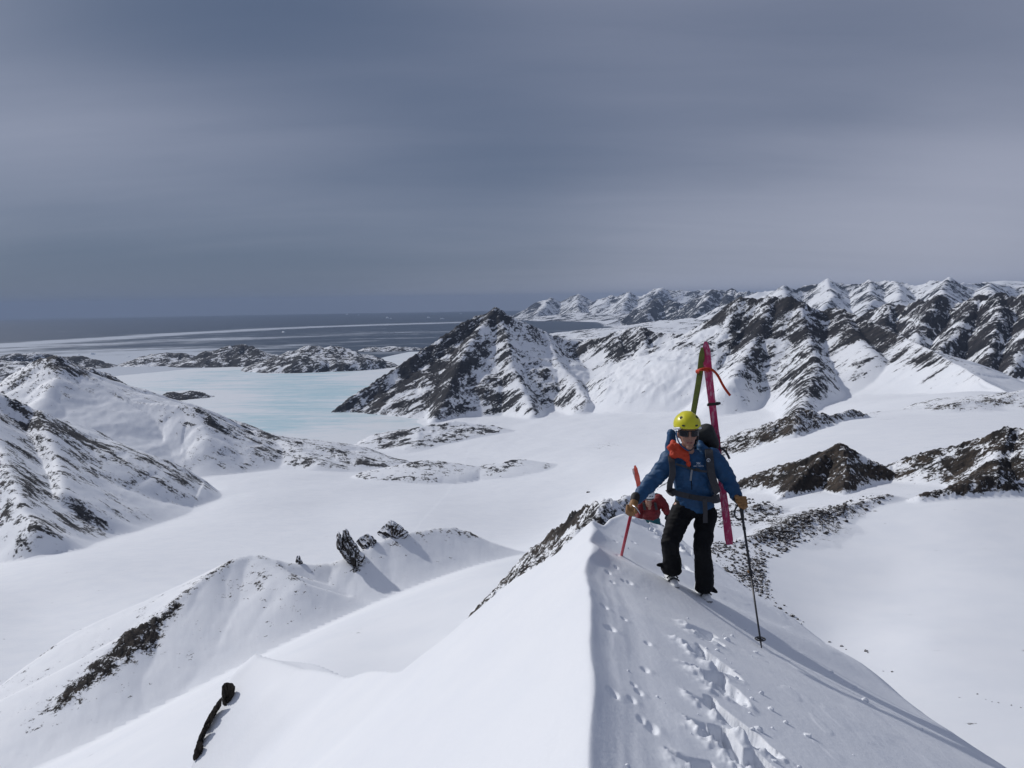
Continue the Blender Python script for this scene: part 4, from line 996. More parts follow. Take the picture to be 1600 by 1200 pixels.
def ribbon(pts, width, thick, face):
    """flat strap through points, its broad side toward 'face'"""
    P = [Vector(tuple(map(float, p))) for p in pts]; f = Vector(tuple(map(float, face))).normalized()
    ws = [width] * len(P) if np.isscalar(width) else list(width)
    bm = bmesh.new(); rings = []
    for i, p in enumerate(P):
        tg = (P[min(i + 1, len(P) - 1)] - P[max(i - 1, 0)]).normalized()
        a = tg.cross(f).normalized(); n = a.cross(tg).normalized(); w = ws[i] / 2; h = thick / 2
        rings.append([bm.verts.new(p + a * sx * w + n * sy * h) for sx, sy in ((-1, -1), (1, -1), (1, 1), (-1, 1))])
    for r0, r1 in zip(rings[:-1], rings[1:]):
        for k in range(4): bm.faces.new((r0[k], r0[(k + 1) % 4], r1[(k + 1) % 4], r1[k]))
    bm.faces.new(rings[0]); bm.faces.new(rings[-1])
    bmesh.ops.recalc_face_normals(bm, faces=bm.faces)
    me = bpy.data.meshes.new("ribbon"); bm.to_mesh(me); bm.free(); return me
def spline(pts, n=8):
    P = [np.array(p, float) for p in pts]; out = []
    for i in range(len(P) - 1):
        p0, p1, p2, p3 = P[max(i - 1, 0)], P[i], P[i + 1], P[min(i + 2, len(P) - 1)]
        for k in range(n):
            t_ = k / n
            out.append(.5 * ((2 * p1) + (-p0 + p2) * t_ + (2 * p0 - 5 * p1 + 4 * p2 - p3) * t_ ** 2 + (-p0 + 3 * p1 - 3 * p2 + p3) * t_ ** 3))
    return out + [P[-1]]
def child(name, me, mat, parent, **props):
    """parts are modelled in world space; move them under the thing's base"""
    base_ = parent
    off = Vector((0, 0, 0))
    while base_ is not None: off += base_.location; base_ = base_.parent
    me.transform(Matrix.Translation(-off))
    return link(name, me, mat, parent, **props)

M_blue = simple("blue_shell_fabric", (.005, .068, .175, 1), .62, .25, 70, .25)
M_black = simple("black_trouser_fabric", (.0042, .0045, .006, 1), .8, .3, 70, .3, **{"Specular IOR Level": .25})
M_skin = simple("skin", (.42, .22, .15, 1), .5, .1, 120, .12, **{"Subsurface Weight": .1})
M_yellow = simple("yellow_helmet_shell", (.72, .66, .02, 1), .32)
M_white = simple("white_plastic", (.75, .76, .76, 1), .4)
M_vent = simple("dark_vent", (.012, .02, .024, 1), .6)
M_lens = simple("dark_lens", (.008, .008, .010, 1), .08)
M_orange = simple("orange_fabric", (.62, .055, .014, 1), .7, .3, 60, .2)
M_pack = simple("pack_fabric", (.022, .026, .026, 1), .72, .3, 90, .25)
M_strap = simple("strap_webbing", (.045, .045, .050, 1), .75, .3, 200, .2)
M_buckle = simple("buckle_plastic", (.015, .015, .016, 1), .4)
M_tan = simple("tan_leather", (.36, .175, .055, 1), .6, .3, 110, .35)
M_cuff = simple("black_cuff", (.012, .012, .013, 1), .7)
M_lime = simple("lime_plastic", (.42, .55, .06, 1), .4)
M_grey = simple("grey_plastic", (.22, .23, .24, 1), .4)
M_metal = simple("brushed_metal", (.5, .5, .52, 1), .35, Metallic=1.0)
M_red = simple("red_anodised", (.42, .012, .035, 1), .38)
M_pole = simple("black_carbon", (.02, .02, .024, 1), .35)
M_redjacket = simple("red_jacket_fabric", (.20, .008, .012, 1), .65, .25, 50, .3)
M_teal = simple("teal_trouser_fabric", (.008, .13, .15, 1), .65, .25, 50, .2)
M_lips = simple("lips", (.32, .11, .09, 1), .5)
M_print = simple("white_print", (.6, .62, .65, 1), .6)
M_hair = simple("hair", (.05, .035, .025, 1), .8)

# ------------------------------------------------------------------ the skier
gR = ground_hit(1051, 918); gL = ground_hit(1101, 941)       # his right and left boot, on the snow
Dp = .5 * (gR[1] + gL[1])
print("skier depth", Dp, gR, gL)
K = Dp / FPX                                                   # metres per pixel at the skier
man = empty("person", tuple(.5 * (gR + gL)), label="skier in blue jacket and yellow helmet climbing the snow crest with skis on his pack", category="person")
def P_(px, py, dy=0.0): return J(px, py, Dp + dy)
hd = P_(1074, 676, -.24); U3 = np.array([0, 0, 1.0])
dyR, dyL = gR[1] - Dp, gL[1] - Dp
ankR, ankL = P_(1051, 886, dyR + .06), P_(1101, 911, dyL + .06)
kneeR, kneeL = P_(1048, 846, dyR - .12), P_(1098, 856, dyL - .10)
hipR, hipL = P_(1064, 793, .03), P_(1102, 795, .03)
shR, shL = P_(1046, 718, -.10), P_(1112, 714, -.10)
elR, elL = P_(1019, 752, -.12), P_(1137, 748, -.10)
wrR, wrL = P_(993, 781, -.26), P_(1152, 779, -.26)

# body: one continuous figure under the clothes
bm = bmesh.new()
HS = 1.16
def he(off, rad, sub=2): ell(bm, hd + HS * np.array(off), tuple(HS * q for q in rad), sub=sub)
he((0, 0, .012), (.080, .098, .110), 3)                                   # skull
he((0, -.035, -.062), (.058, .062, .066), 3)                               # jaw
he((0, -.083, -.115), (.026, .022, .022))                                  # chin
he((0, -.102, -.022), (.013, .022, .024))                                  # nose
he((0, -.092, .000), (.011, .016, .03))
for s_ in (-1, 1):
    he((s_ * .040, -.072, -.030), (.026, .024, .024))                      # cheeks
    he((s_ * .078, .008, -.018), (.012, .022, .032))                       # ears
    he((s_ * .030, -.080, .030), (.026, .020, .014))                       # brows
he((0, -.090, -.074), (.026, .016, .012))                                  # mouth
chain(bm, [(hd + np.array([0, .01, -.07]), .056), (P_(1076, 712, -.14), .066)])
chain(bm, [(P_(1078, 718, -.12), (.15, .10, .08)), (P_(1082, 745, -.06), (.15, .11, .10)), (P_(1084, 772, .0), (.14, .10, .10)), (P_(1083, 792, .03), (.16, .11, .10))])
for sh, el_, wr in ((shR, elR, wrR), (shL, elL, wrL)):
    chain(bm, [(sh, .062), (el_, .046), (wr, .032)])
for hp, kn, an in ((hipR, kneeR, ankR), (hipL, kneeL, ankL)):
    chain(bm, [(hp, .088), (kn, .062), (an, .034)])
body = child("body", fuse(bm, .0085, 3), M_skin, man)
child("lips", tube(spline([hd + HS * np.array([x, y, z]) for x, y, z in ((-.026, -.094, -.071), (-.012, -.104, -.075), (.0, -.107, -.075), (.012, -.104, -.075), (.026, -.094, -.071))], 4), [.002] + [.006] * 15 + [.002], 8), M_lips, man)

# jacket
bm = bmesh.new()
chain(bm, [(P_(1078, 714, -.13), (.185, .12, .075)), (P_(1081, 732, -.10), (.205, .145, .09)), (P_(1083, 758, -.04), (.20, .150, .10)), (P_(1086, 778, .0), (.205, .150, .09)), (P_(1088, 790, .01), (.19, .145, .05))])
ell(bm, P_(1090, 793, -.02), (.11, .12, .06))
chain(bm, [(shR, .098), (P_(1034, 735, -.11), .092), (elR, .084), (P_(1006, 767, -.19), .072), (P_(996, 778, -.24), .060)])
chain(bm, [(shL, .098), (P_(1126, 731, -.10), .092), (elL, .082), (P_(1145, 764, -.18), .070), (P_(1150, 775, -.24), .060)])
chain(bm, [(P_(1102, 706, -.10), (.05, .08, .05)), (P_(1094, 696, -.08), (.045, .07, .05))])       # collar standing on his left
chain(bm, [(P_(1058, 704, -.05), (.045, .06, .05)), (P_(1075, 700, .02), (.10, .05, .06))])
jk = child("jacket", wrinkle(fuse(bm, .011, 5), .018, 5.0, 7.0, 3, .004, 26), M_blue, man)
child("zip", ribbon(spline([P_(1079, 727, -.27), P_(1080, 745, -.235), P_(1081, 765, -.20)], 4), .008, .004, (0, -1, .2)), M_black, jk)
# hood lining and neck gaiter, bunched on his right
bm = bmesh.new()
chain(bm, [(P_(1049, 701, -.19), (.036, .05, .050)), (P_(1054, 709, -.22), (.042, .045, .050)), (P_(1064, 711, -.24), (.042, .04, .038)), (P_(1073, 716, -.26), (.028, .03, .038))])
chain(bm, [(P_(1053, 694, -.17), (.035, .05, .04)), (P_(1062, 702, -.22), (.04, .045, .04)), (P_(1071, 708, -.24), (.035, .04, .03))])
ell(bm, P_(1076, 724, -.27), (.018, .02, .05))
child("hood_lining", wrinkle(fuse(bm, .008, 3), .022, 12, 9, 8), M_orange, man)

# trousers, with gaiter straps and flared cuffs
bm = bmesh.new()
chain(bm, [(P_(1084, 781, .02), (.19, .14, .07)), (P_(1083, 796, .03), (.215, .15, .08))])
chain(bm, [(P_(1066, 800, .02), .125), (P_(1056, 822, dyR * .5 - .05), .112), (kneeR, .100), (P_(1048, 856, dyR - .08), .092), (P_(1050, 874, dyR), .096), (P_(1049, 891, dyR + .03), (.112, .120, .055))])
chain(bm, [(P_(1103, 802, .02), .118), (P_(1100, 828, dyL * .5 - .04), .104), (kneeL, .096), (P_(1099, 870, dyL - .06), .094), (P_(1100, 895, dyL), .098), (P_(1100, 918, dyL + .03), (.102, .120, .055))])
ell(bm, P_(1039, 846, dyR - .12), (.045, .06, .04)); ell(bm, P_(1111, 806, .02), (.06, .10, .06))
tr = child("trousers", wrinkle(fuse(bm, .0115, 5), .017, 4.0, 5.0, 21, .004, 22), M_black, man)
child("trouser_tab", tube(spline([P_(1042, 888, dyR), P_(1034, 883, dyR), P_(1026, 883, dyR - .01)], 4), [.026, .03, .032, .03, .028, .022, .02, .014, .008], 8, flat=(1, .5)), M_black, man)
child("trouser_tab", tube(spline([P_(1110, 919, dyL), P_(1115, 922, dyL), P_(1121, 926, dyL - .01)], 4), [.026, .03, .032, .03, .028, .022, .02, .014, .008], 8, flat=(1, .5)), M_black, man)

# ski boots
def boot(ctr, toe, sgn):
    b = empty("boot", (0, 0, 0)); b.parent = man
    b.location = tuple(Vector(tuple(ctr)) - man.location)
    f = np.array(toe, float) - np.array(ctr, float); f[2] = 0; f /= np.linalg.norm(f); s_ = np.array([-f[1], f[0], 0])
    w = lambda a, c, h: np.array(ctr) + 1.15 * (f * a + s_ * c + U3 * h)
    bm = bmesh.new()
    chain(bm, [(w(-.10, 0, .05), .048), (w(.06, 0, .045), .050), (w(.14, 0, .038), .044), (w(.175, 0, .034), .034)])
    chain(bm, [(w(-.09, 0, .06), .05), (w(-.05, 0, .14), .056), (w(-.02, 0, .22), .06)])
    child("shell", fuse(bm, .008, 3), M_white, b)
    bm = bmesh.new(); chain(bm, [(w(-.12, 0, .006), (.042, .042, .02)), (w(.16, 0, .004), (.040, .040, .02))]); child("sole", fuse(bm, .008, 2), M_black, b)
    bm = bmesh.new(); chain(bm, [(w(.03, -.01, .115), (.066, .045, .034)), (w(.04, .0, .13), (.06, .045, .034)), (w(.02, .02, .16), (.06, .05, .03))]); child("tongue", fuse(bm, .008, 2), M_lime, b)
    for a, h in ((.055, .088), (.10, .072)):
        child("buckle", tube([w(a, -.05, h - .02), w(a + .01, -.03, h + .005), w(a + .01, .03, h + .005), w(a, .052, h - .02)], .009, 8), M_buckle, b)
    child("toe_lever", tube([w(.19, -.03, .02), w(.205, 0, .03), w(.19, .03, .02)], .007, 6), M_grey, b)
boot(gR + np.array([.0, .10, .015]), gR + np.array([.02, -.30, 0]), 1)
boot(gL + np.array([.0, .12, .015]), gL + np.array([.05, -.30, 0]), -1)

# gloves: palm, four curled fingers and a thumb closed on the shaft
def glove(wr, grip, axis, side, front):
    """wr wrist, grip the centre of the held shaft, axis its direction, side: across the knuckles"""
    g = empty("glove", (0, 0, 0)); g.parent = man; g.location = tuple(Vector(tuple(grip)) - man.location)
    ax = np.array(axis, float); ax /= np.linalg.norm(ax)
    fr = np.array(front, float); fr -= ax * (fr @ ax); fr /= np.linalg.norm(fr)
    sd = np.cross(ax, fr)
    bm = bmesh.new()
    chain(bm, [(np.array(wr), .040), (np.array(grip) + ax * .02 + fr * .01, (.046, .046, .042)), (np.array(grip) - ax * .03 + sd * side * .02, (.042, .044, .042))])
    for k, (off, rr) in enumerate(((.044, .0140), (.015, .0150), (-.015, .0145), (-.044, .0130))):
        c0 = np.array(grip) + ax * off
        chain(bm, [(c0 + sd * side * .050 + fr * .012, rr * 1.1), (c0 + sd * side * .040 + fr * .050, rr * 1.08), (c0 + sd * side * .0 + fr * .062, rr), (c0 - sd * side * .034 + fr * .045, rr * .95)], n=4)
    chain(bm, [(np.array(grip) + ax * .045 - sd * side * .01, .024), (np.array(grip) + ax * .062 - sd * side * .040 + fr * .02, .021), (np.array(grip) + ax * .05 - sd * side * .045 + fr * .055, .018)], n=4)
    child("hand", wrinkle(fuse(bm, .0050, 2, .4), .003, 18, 22, 4), M_tan, g)
    bm = bmesh.new(); d_ = np.array(wr) - np.array(grip); d_ /= np.linalg.norm(d_)
    chain(bm, [(np.array(wr) - d_ * .01, .047), (np.array(wr) + d_ * .035, .053)], n=4)
    child("cuff", fuse(bm, .0075, 2), M_cuff, g)
axe_top, axe_foot = P_(988, 794, -.34), None
axe_foot = ground_hit(971, 868)
gripR = axe_top - (axe_top - axe_foot) / np.linalg.norm(axe_top - axe_foot) * .00
glove(P_(992, 781, -.28), gripR, axe_top - axe_foot, -1, (-.25, -1, 0))
pole_tip = ground_hit(1189, 1006)
pole_top = P_(1157, 786, -.34)
glove(P_(1153, 780, -.28), pole_top, pole_top - pole_tip, 1, (.1, -1, .1))

# helmet
def helmet(c, rx, ry, rz, mat, cut=-.18, tilt=0.0, parent=None, name="helmet"):
    bm = bmesh.new(); bmesh.ops.create_uvsphere(bm, u_segments=40, v_segments=26, radius=1.0)
    bmesh.ops.delete(bm, geom=[v for v in bm.verts if v.co.z < cut - .22 * max(0, v.co.y) - (.16 if abs(v.co.x) > .72 and v.co.y > -.3 else 0)], context='VERTS')
    for v in bm.verts:
        q = v.co.copy(); s_ = 1 + .05 * max(0, q.y)
        v.co = Vector((q.x * rx * s_, q.y * ry, q.z * rz + (.006 if q.z > .3 and abs(q.x) < .4 else 0)))
    bmesh.ops.solidify(bm, geom=bm.faces[:], thickness=.012)
    bmesh.ops.transform(bm, matrix=Matrix.Translation(Vector(tuple(c))) @ Matrix.Rotation(tilt, 4, 'X'), verts=bm.verts)
    bmesh.ops.recalc_face_normals(bm, faces=bm.faces)
    me = bpy.data.meshes.new(name); bm.to_mesh(me); bm.free()
    return child(name, shade(me), mat, parent)
hc = hd + np.array([0, .012, .082])
hm = helmet(hc, .136, .158, .132, M_yellow, -.14, .06, man)
def on_helm(az_, el_, out=1.012):
    v = np.array([math.sin(az_) * math.cos(el_) * .136, -math.cos(az_) * math.cos(el_) * .158, math.sin(el_) * .132]) * out
    v = np.array((Matrix.Rotation(.06, 3, 'X') @ Vector(tuple(v)))); return hc + v
for a0, e0, a1, e1, wd in ((-.62, .14, -.38, .12, .016), (.38, .12, .62, .14, .016), (-.98, .62, -.80, .82, .024), (.80, .82, .98, .62, .024)):
    child("vent", ribbon([on_helm(a0 + (a1 - a0) * k / 5, e0 + (e1 - e0) * k / 5) for k in range(6)], [.004, wd, wd, wd, wd * .8, .004], .006, on_helm(.5 * (a0 + a1), .5 * (e0 + e1)) - hc), M_vent, hm)
for s_ in (-1, 1):
    child("rim_pad", tube(spline([on_helm(s_ * a, e, .985) for a, e in ((.75, -.10), (1.05, -.16), (1.35, -.26), (1.7, -.34))], 5), .013, 8), M_white, hm)
    child("chin_strap", ribbon(spline([hd + HS * np.array(q) for q in ((s_ * .098, .0, .02), (s_ * .093, -.015, -.04), (s_ * .070, -.045, -.095), (s_ * .02, -.078, -.138), (0, -.082, -.142))], 5), .016, .004, (s_ * .8, -.6, 0)), M_blue if s_ < 0 else M_strap, hm)
# sunglasses
sg = empty("sunglasses", (0, 0, 0)); sg.parent = man; sg.location = tuple(Vector(tuple(hd)) - man.location)
for s_ in (-1, 1):
    bm = bmesh.new(); nU, nV = 9, 6; vs = []
    for i in range(nU):
        for j in range(nV):
            u = .012 + .068 * i / (nU - 1); v_ = j / (nV - 1) - .5
            hgt = .050 * (1 - .35 * max(0, (i / (nU - 1) - .55)) - .45 * max(0, .22 - i / (nU - 1)))
            yy = -.104 + .9 * u * u * 7.5
            vs.append(bm.verts.new((hd[0] + HS * s_ * u, hd[1] + HS * yy, hd[2] + HS * (.008 + v_ * hgt - .004 * (v_ < 0)))))
    for i in range(nU - 1):
        for j in range(nV - 1): bm.faces.new((vs[i * nV + j], vs[(i + 1) * nV + j], vs[(i + 1) * nV + j + 1], vs[i * nV + j + 1]))
    bmesh.ops.recalc_face_normals(bm, faces=bm.faces)
    bmesh.ops.solidify(bm, geom=bm.faces[:], thickness=.004)
    me = bpy.data.meshes.new("lens"); bm.to_mesh(me); bm.free(); child("lens", shade(me), M_lens, sg)
    child("temple", tube([hd + HS * np.array([s_ * .080, -.055, .016]), hd + HS * np.array([s_ * .088, -.01, .014]), hd + HS * np.array([s_ * .088, .05, .008])], .005, 6), M_buckle, sg)
child("frame", tube(spline([hd + HS * np.array([x, -.106 + 7.0 * x * x, .030]) for x in (-.078, -.05, -.02, 0, .02, .05, .078)], 3), .0045, 6), M_buckle, sg)

# chest print on the jacket
def stroke(pts, w, parent, mat, name="print"):
    return child(name, ribbon(spline(pts, 4), w, .0025, (0, -1, .15)), mat, parent)
lg = P_(1091, 724, -.285)
s_ = K
def LP(x, z): return lg + np.array([x * s_, -.004, -z * s_])
for pts in (((-3.2, -1.6), (-1.5, -.8), (-1.4, .6), (-2.8, 1.4)), ((-1.5, -.8), (.2, -1.2), (1.5, -.4), (3.2, -1.4)), ((.2, -1.2), (.6, .2), (-.2, 1.6)), ((1.5, -.4), (1.8, .6), (3.0, 1.5))):
    stroke([LP(*q) for q in pts], .0042, jk, M_print)
def text_mesh(body_, size, loc, rot):
    cu = bpy.data.curves.new("lettering", 'FONT'); cu.body = body_; cu.size = size; cu.align_x = 'CENTER'; cu.extrude = .0012
    o = bpy.data.objects.new("tmp", cu); COL.objects.link(o)
    dg = bpy.context.evaluated_depsgraph_get(); dg.update()
    me = bpy.data.meshes.new_from_object(o.evaluated_get(dg)); bpy.data.objects.remove(o)
    me.transform(Matrix.Translation(Vector(tuple(loc))) @ Euler(rot).to_matrix().to_4x4()); return me
child("lettering", text_mesh("ARC'TERYX", .020, LP(0.5, 5.2), (math.radians(80), 0, 0)), M_print, jk)

# ------------------------------------------------------------------ his backpack
pk = empty("backpack", tuple(P_(1086, 778, .20)), label="dark grey backpack with blue side worn by the skier in blue", category="backpack")
bm = bmesh.new()
chain(bm, [(P_(1086, 770, .22), (.16, .12, .10)), (P_(1087, 735, .20), (.175, .13, .12)), (P_(1089, 700, .16), (.17, .13, .10))])
child("main_body", wrinkle(fuse(bm, .013, 5), .012, 6, 6, 33), M_pack, pk)
bm = bmesh.new()
chain(bm, [(P_(1082, 684, .10), (.10, .12, .085)), (P_(1104, 676, .10), (.09, .12, .10)), (P_(1114, 692, .12), (.065, .12, .09))])
child("lid", wrinkle(fuse(bm, .012, 4), .010, 6, 6, 35), M_pack, pk)
bm = bmesh.new()
chain(bm, [(P_(1049, 677, .02), (.045, .06, .045)), (P_(1048, 693, .04), (.055, .07, .06)), (P_(1046, 708, .05), (.05, .07, .05))])
child("side_pocket", wrinkle(fuse(bm, .011, 4), .010, 7, 7, 37), M_blue, pk)
child("shoulder_strap", ribbon(spline([P_(1104, 700, .0), P_(1107, 703, -.16), P_(1109, 718, -.25), P_(1111, 738, -.265), P_(1116, 756, -.22), P_(1121, 770, -.10)], 6), .078, .016, (0, -1, .3)), M_strap, pk)
child("shoulder_strap", ribbon(spline([P_(1050, 704, .0), P_(1048, 712, -.16), P_(1050, 724, -.26), P_(1051, 740, -.265), P_(1047, 755, -.20), P_(1046, 768, -.05)], 6), .060, .016, (0, -1, .3)), M_strap, pk)
child("chest_strap", ribbon(spline([P_(1056, 725, -.275), P_(1070, 729, -.285), P_(1084, 734, -.285), P_(1104, 737, -.285)], 5), .022, .005, (0, -1, .2)), M_strap, pk)
child("buckle", ribbon([P_(1086, 733, -.297), P_(1093, 735, -.297)], .034, .012, (0, -1, .2)), M_buckle, pk)
child("strap_end", ribbon(spline([P_(1081, 734, -.295), P_(1080, 742, -.29), P_(1079, 751, -.275)], 4), .018, .004, (0, -1, .2)), M_grey, pk)
child("hip_belt", ribbon(spline([P_(1046, 765, -.03), P_(1051, 769, -.13), P_(1066, 773, -.205), P_(1084, 777, -.225), P_(1104, 780, -.20), P_(1118, 780, -.12), P_(1124, 778, .0)], 6), [.085] * 8 + [.055] * 20 + [.085] * 9, .012, (0, -1, .2)), M_strap, pk)
child("buckle", ribbon([P_(1078, 776, -.238), P_(1094, 779, -.232)], .048, .014, (0, -1, .2)), M_buckle, pk)
child("strap_end", ribbon(spline([P_(1101, 780, -.225), P_(1102, 797, -.21), P_(1102, 817, -.19)], 4), .046, .004, (0, -1, .1)), M_strap, pk)
child("strap_end", ribbon(spline([P_(1124, 699, .12), P_(1131, 703, .10), P_(1136, 709, .08), P_(1140, 717, .07)], 4), .024, .005, (0, -1, .4)), M_strap, pk)
child("belt_loop", tube(spline([P_(1049, 752, -.10), P_(1044, 754, -.12), P_(1045, 760, -.12), P_(1050, 762, -.10)], 4), .010, 8), M_buckle, pk)
# round badge with a curled figure on the left shoulder strap
bc = P_(1107, 719, -.272)
bm = bmesh.new(); bmesh.ops.create_cone(bm, cap_ends=True, segments=24, radius1=.019, radius2=.019, depth=.004, matrix=Matrix.Translation(Vector(tuple(bc))) @ Matrix.Rotation(math.radians(82), 4, 'X'))
me = bpy.data.meshes.new("badge"); bm.to_mesh(me); bm.free(); bd = child("badge", me, M_print, pk)
child("mark", ribbon(spline([bc + np.array([x, -.006, z]) for x, z in ((-.012, -.008), (-.008, .004), (.003, .007), (.010, .0), (.004, -.006), (.011, -.011))], 3), .006, .003, (0, -1, .15)), M_strap, bd)

# ------------------------------------------------------------------ skis, lashed to the pack as an A
t = NT("pink_ski_base"); p_ = t.pos()
M_pink = t.base(t.mix(t.range(t.noise(t.mapping(p_, scale=(1, 1, .35)), 26, 6, .7), .48, .62), (.52, .020, .115, 1), (.62, .25, .33, 1)), .42)
M_green = simple("green_ski_top", (.13, .165, .018, 1), .45, 0, 60, .4)
M_edge = simple("steel_edge", (.10, .10, .11, 1), .35, Metallic=.8)
def ski(name_label, tip, tail, width, face, base_mat, back_mat, tip_bend, binds=(.695, .53)):
    """tip and tail in space; face: the direction of the base"""
    tip = np.array(tip); tail = np.array(tail); ax = tip - tail; L = np.linalg.norm(ax); ax /= L
    f = np.array(face, float); f -= ax * (f @ ax); f /= np.linalg.norm(f); sd = np.cross(ax, f)
    o = empty("ski", tuple(tail), label=name_label, category="ski", group="skis carried on the pack of the skier in blue")
    n = 40; rings = []; bm = bmesh.new(); bk = bmesh.new(); rk_ = []
    for k in range(n + 1):
        u = k / n
        w = width * (.80 + .20 * abs(2 * u - .95) ** 1.5) * (1 if u < .93 else math.sqrt(max(.10, 1 - ((u - .93) / .072) ** 2))) * (1 if u > .015 else .75)
        bend = tip_bend * max(0, (u - .80) / .20) ** 2 - .012 * math.sin(math.pi * u)
        th = .006 + .010 * math.sin(math.pi * min(1, max(0, u))) ** .7
        c = tail + ax * L * u - f * bend
        rings.append([bm.verts.new(Vector(tuple(c + sd * sx * w / 2 + f * h))) for sx, h in ((-1, 0), (1, 0), (1, -.004), (-1, -.004))])
        rk_.append([bk.verts.new(Vector(tuple(c + sd * sx * w / 2 * q + f * h))) for sx, q, h in ((-1, 1, -.0045), (1, 1, -.0045), (1, .86, -th), (-1, .86, -th))])
    for b_, rg in ((bm, rings), (bk, rk_)):
        for r0, r1 in zip(rg[:-1], rg[1:]):
            for k in range(4): b_.faces.new((r0[k], r0[(k + 1) % 4], r1[(k + 1) % 4], r1[k]))
        b_.faces.new(rg[0]); b_.faces.new(rg[-1]); bmesh.ops.recalc_face_normals(b_, faces=b_.faces)
    for nm, b_, mt in (("base", bm, base_mat), ("top_sheet", bk, back_mat)):
        me = bpy.data.meshes.new(nm); b_.to_mesh(me); b_.free(); child(nm, me, mt, o)
    for nm, u, ln in (("toe_binding", binds[0], .07), ("heel_binding", binds[1], .10)):
        b = bmesh.new(); c = tail + ax * L * u - f * .03
        R3 = Matrix((tuple(sd), tuple(ax), tuple(f))).transposed()
        for off, dim in (((0, 0, 0), (.062, ln, .030)), ((0, ln * .2, -.025), (.040, ln * .5, .035)), ((.0, -.01, -.006), (.125 if nm == "toe_binding" else .07, .022, .022))):
            M4 = Matrix.Translation(Vector(tuple(c))) @ R3.to_4x4() @ Matrix.Translation(off) @ Matrix.Diagonal(dim + (1,))
            bmesh.ops.create_cube(b, size=1.0, matrix=M4)
        bmesh.ops.bevel(b, geom=b.edges[:], offset=.003, segments=1, affect='EDGES')
        me = bpy.data.meshes.new(nm); b.to_mesh(me); b.free(); child(nm, me, M_buckle, o)
    c = tail + ax * L * binds[0]
    child("ski_tie", ribbon([c - sd * width * .52 + f * .006, c + f * .008, c + sd * width * .52 + f * .006], .030, .010, f), M_buckle, o)
    child("knob", tube([c + sd * s2_ * width * .45 - f * .01 for s2_ in (1,)] + [c + sd * width * .95 - f * .012], [.02, .012], 8), M_buckle, o)
    return o
ski("pink ski with scuffed base on the skier's left side", P_(1101, 534, .25), P_(1140, 851, .12), .090, (-.42, -1, 0), M_pink, M_buckle, .055)
ski("green topped ski rising behind the yellow helmet", P_(1101, 543, .30), P_(1048, 842, .32), .074, (.75, .9, 0), M_pink, M_green, .05, (.52, .38))
st = tube(spline([P_(1092, 583, .36), P_(1089, 580, .27), P_(1096, 577, .17), P_(1105, 576, .20), P_(1113, 578, .22), P_(1121, 586, .22), P_(1128, 599, .21), P_(1134, 609, .20), P_(1141, 618, .19)], 5), .017, 8, flat=(.8, 1))
so = empty("ski_strap", tuple(P_(1096, 578, .2)), label="orange rubber strap binding the two ski tips together", category="strap")
child("band", st, M_orange, so)
child("loop", tube(spline([P_(1089, 583, .28), P_(1093, 579, .16), P_(1103, 579, .17), P_(1108, 581, .26)], 5), .016, 8, flat=(.35, 1)), M_orange, so)
child("buckle", ribbon([P_(1099, 577, .155), P_(1105, 577, .16)], .036, .012, (0, -1, 0)), M_orange, so)

# ------------------------------------------------------------------ ice axe and ski pole
def axis(a, b): d = np.array(b, float) - np.array(a, float); return d / np.linalg.norm(d)
ax_d = axis(axe_foot, axe_top)
ia = empty("ice_axe", tuple(axe_foot), label="ice axe with red shaft planted in the crest under the skier's right hand", category="ice axe")
child("shaft", tube([axe_foot - ax_d * .12, axe_foot, axe_foot + ax_d * .25, axe_top + ax_d * .04], .0185, 12, flat=(.8, 1.1)), M_red, ia)
hd_ = axe_top + ax_d * .055
sdv = np.array([.35, -.9, -.1]); sdv /= np.linalg.norm(sdv)
child("pick", tube(spline([hd_ + sdv * .0, hd_ + sdv * .06 - ax_d * .004, hd_ + sdv * .12 - ax_d * .03, hd_ + sdv * .16 - ax_d * .075], 4), [.014] * 5 + [.012] * 4 + [.008, .007, .005, .003], 8, flat=(.5, 1.2)), M_metal, ia)
child("adze", tube([hd_, hd_ - sdv * .05, hd_ - sdv * .085 - ax_d * .012], [.013, .016, .024], 8, flat=(1.2, .35)), M_metal, ia)
child("spike", tube([axe_foot - ax_d * .11, axe_foot - ax_d * .17], [.012, .002], 8), M_metal, ia)
sp = empty("ski_pole", tuple(pole_tip), label="black ski pole planted on the snow under the skier's left hand", category="ski pole")
pd = axis(pole_tip, pole_top); Lp = np.linalg.norm(np.array(pole_top) - np.array(pole_tip))
child("shaft", tube([pole_tip - pd * .05, pole_tip + pd * .03, pole_tip + pd * Lp * .5], [.005, .009, .010], 10), M_pole, sp)
child("upper_shaft", tube([pole_tip + pd * Lp * .48, pole_top + pd * .02], .0125, 10), M_pole, sp)
child("grip", tube([pole_tip + pd * (Lp - .16), pole_tip + pd * (Lp - .13), pole_top + pd * .03, pole_top + pd * .075], [.014, .019, .018, .024], 10), M_buckle, sp)
child("clamp", tube([pole_tip + pd * (Lp * .49 - .02), pole_tip + pd * (Lp * .49 + .025)], .020, 10), M_buckle, sp)
child("clamp_lever", tube([pole_tip + pd * (Lp * .49) + np.array([-.02, -.01, 0]), pole_tip + pd * (Lp * .49 + .03) + np.array([-.026, -.01, 0])], .008, 8), M_tan, sp)
child("lower_clamp", tube([pole_tip + pd * (Lp * .80), pole_tip + pd * (Lp * .80 + .03)], .017, 10), M_buckle, sp)
bkt = pole_tip + pd * .045
for k in range(6):
    a = k * math.pi / 3; e1 = np.array([math.cos(a), math.sin(a), 0]); e2 = np.array([math.cos(a + 1.05), math.sin(a + 1.05), 0])
    child("basket_spoke", tube([bkt, bkt + e1 * .045], .005, 6), M_buckle, sp)
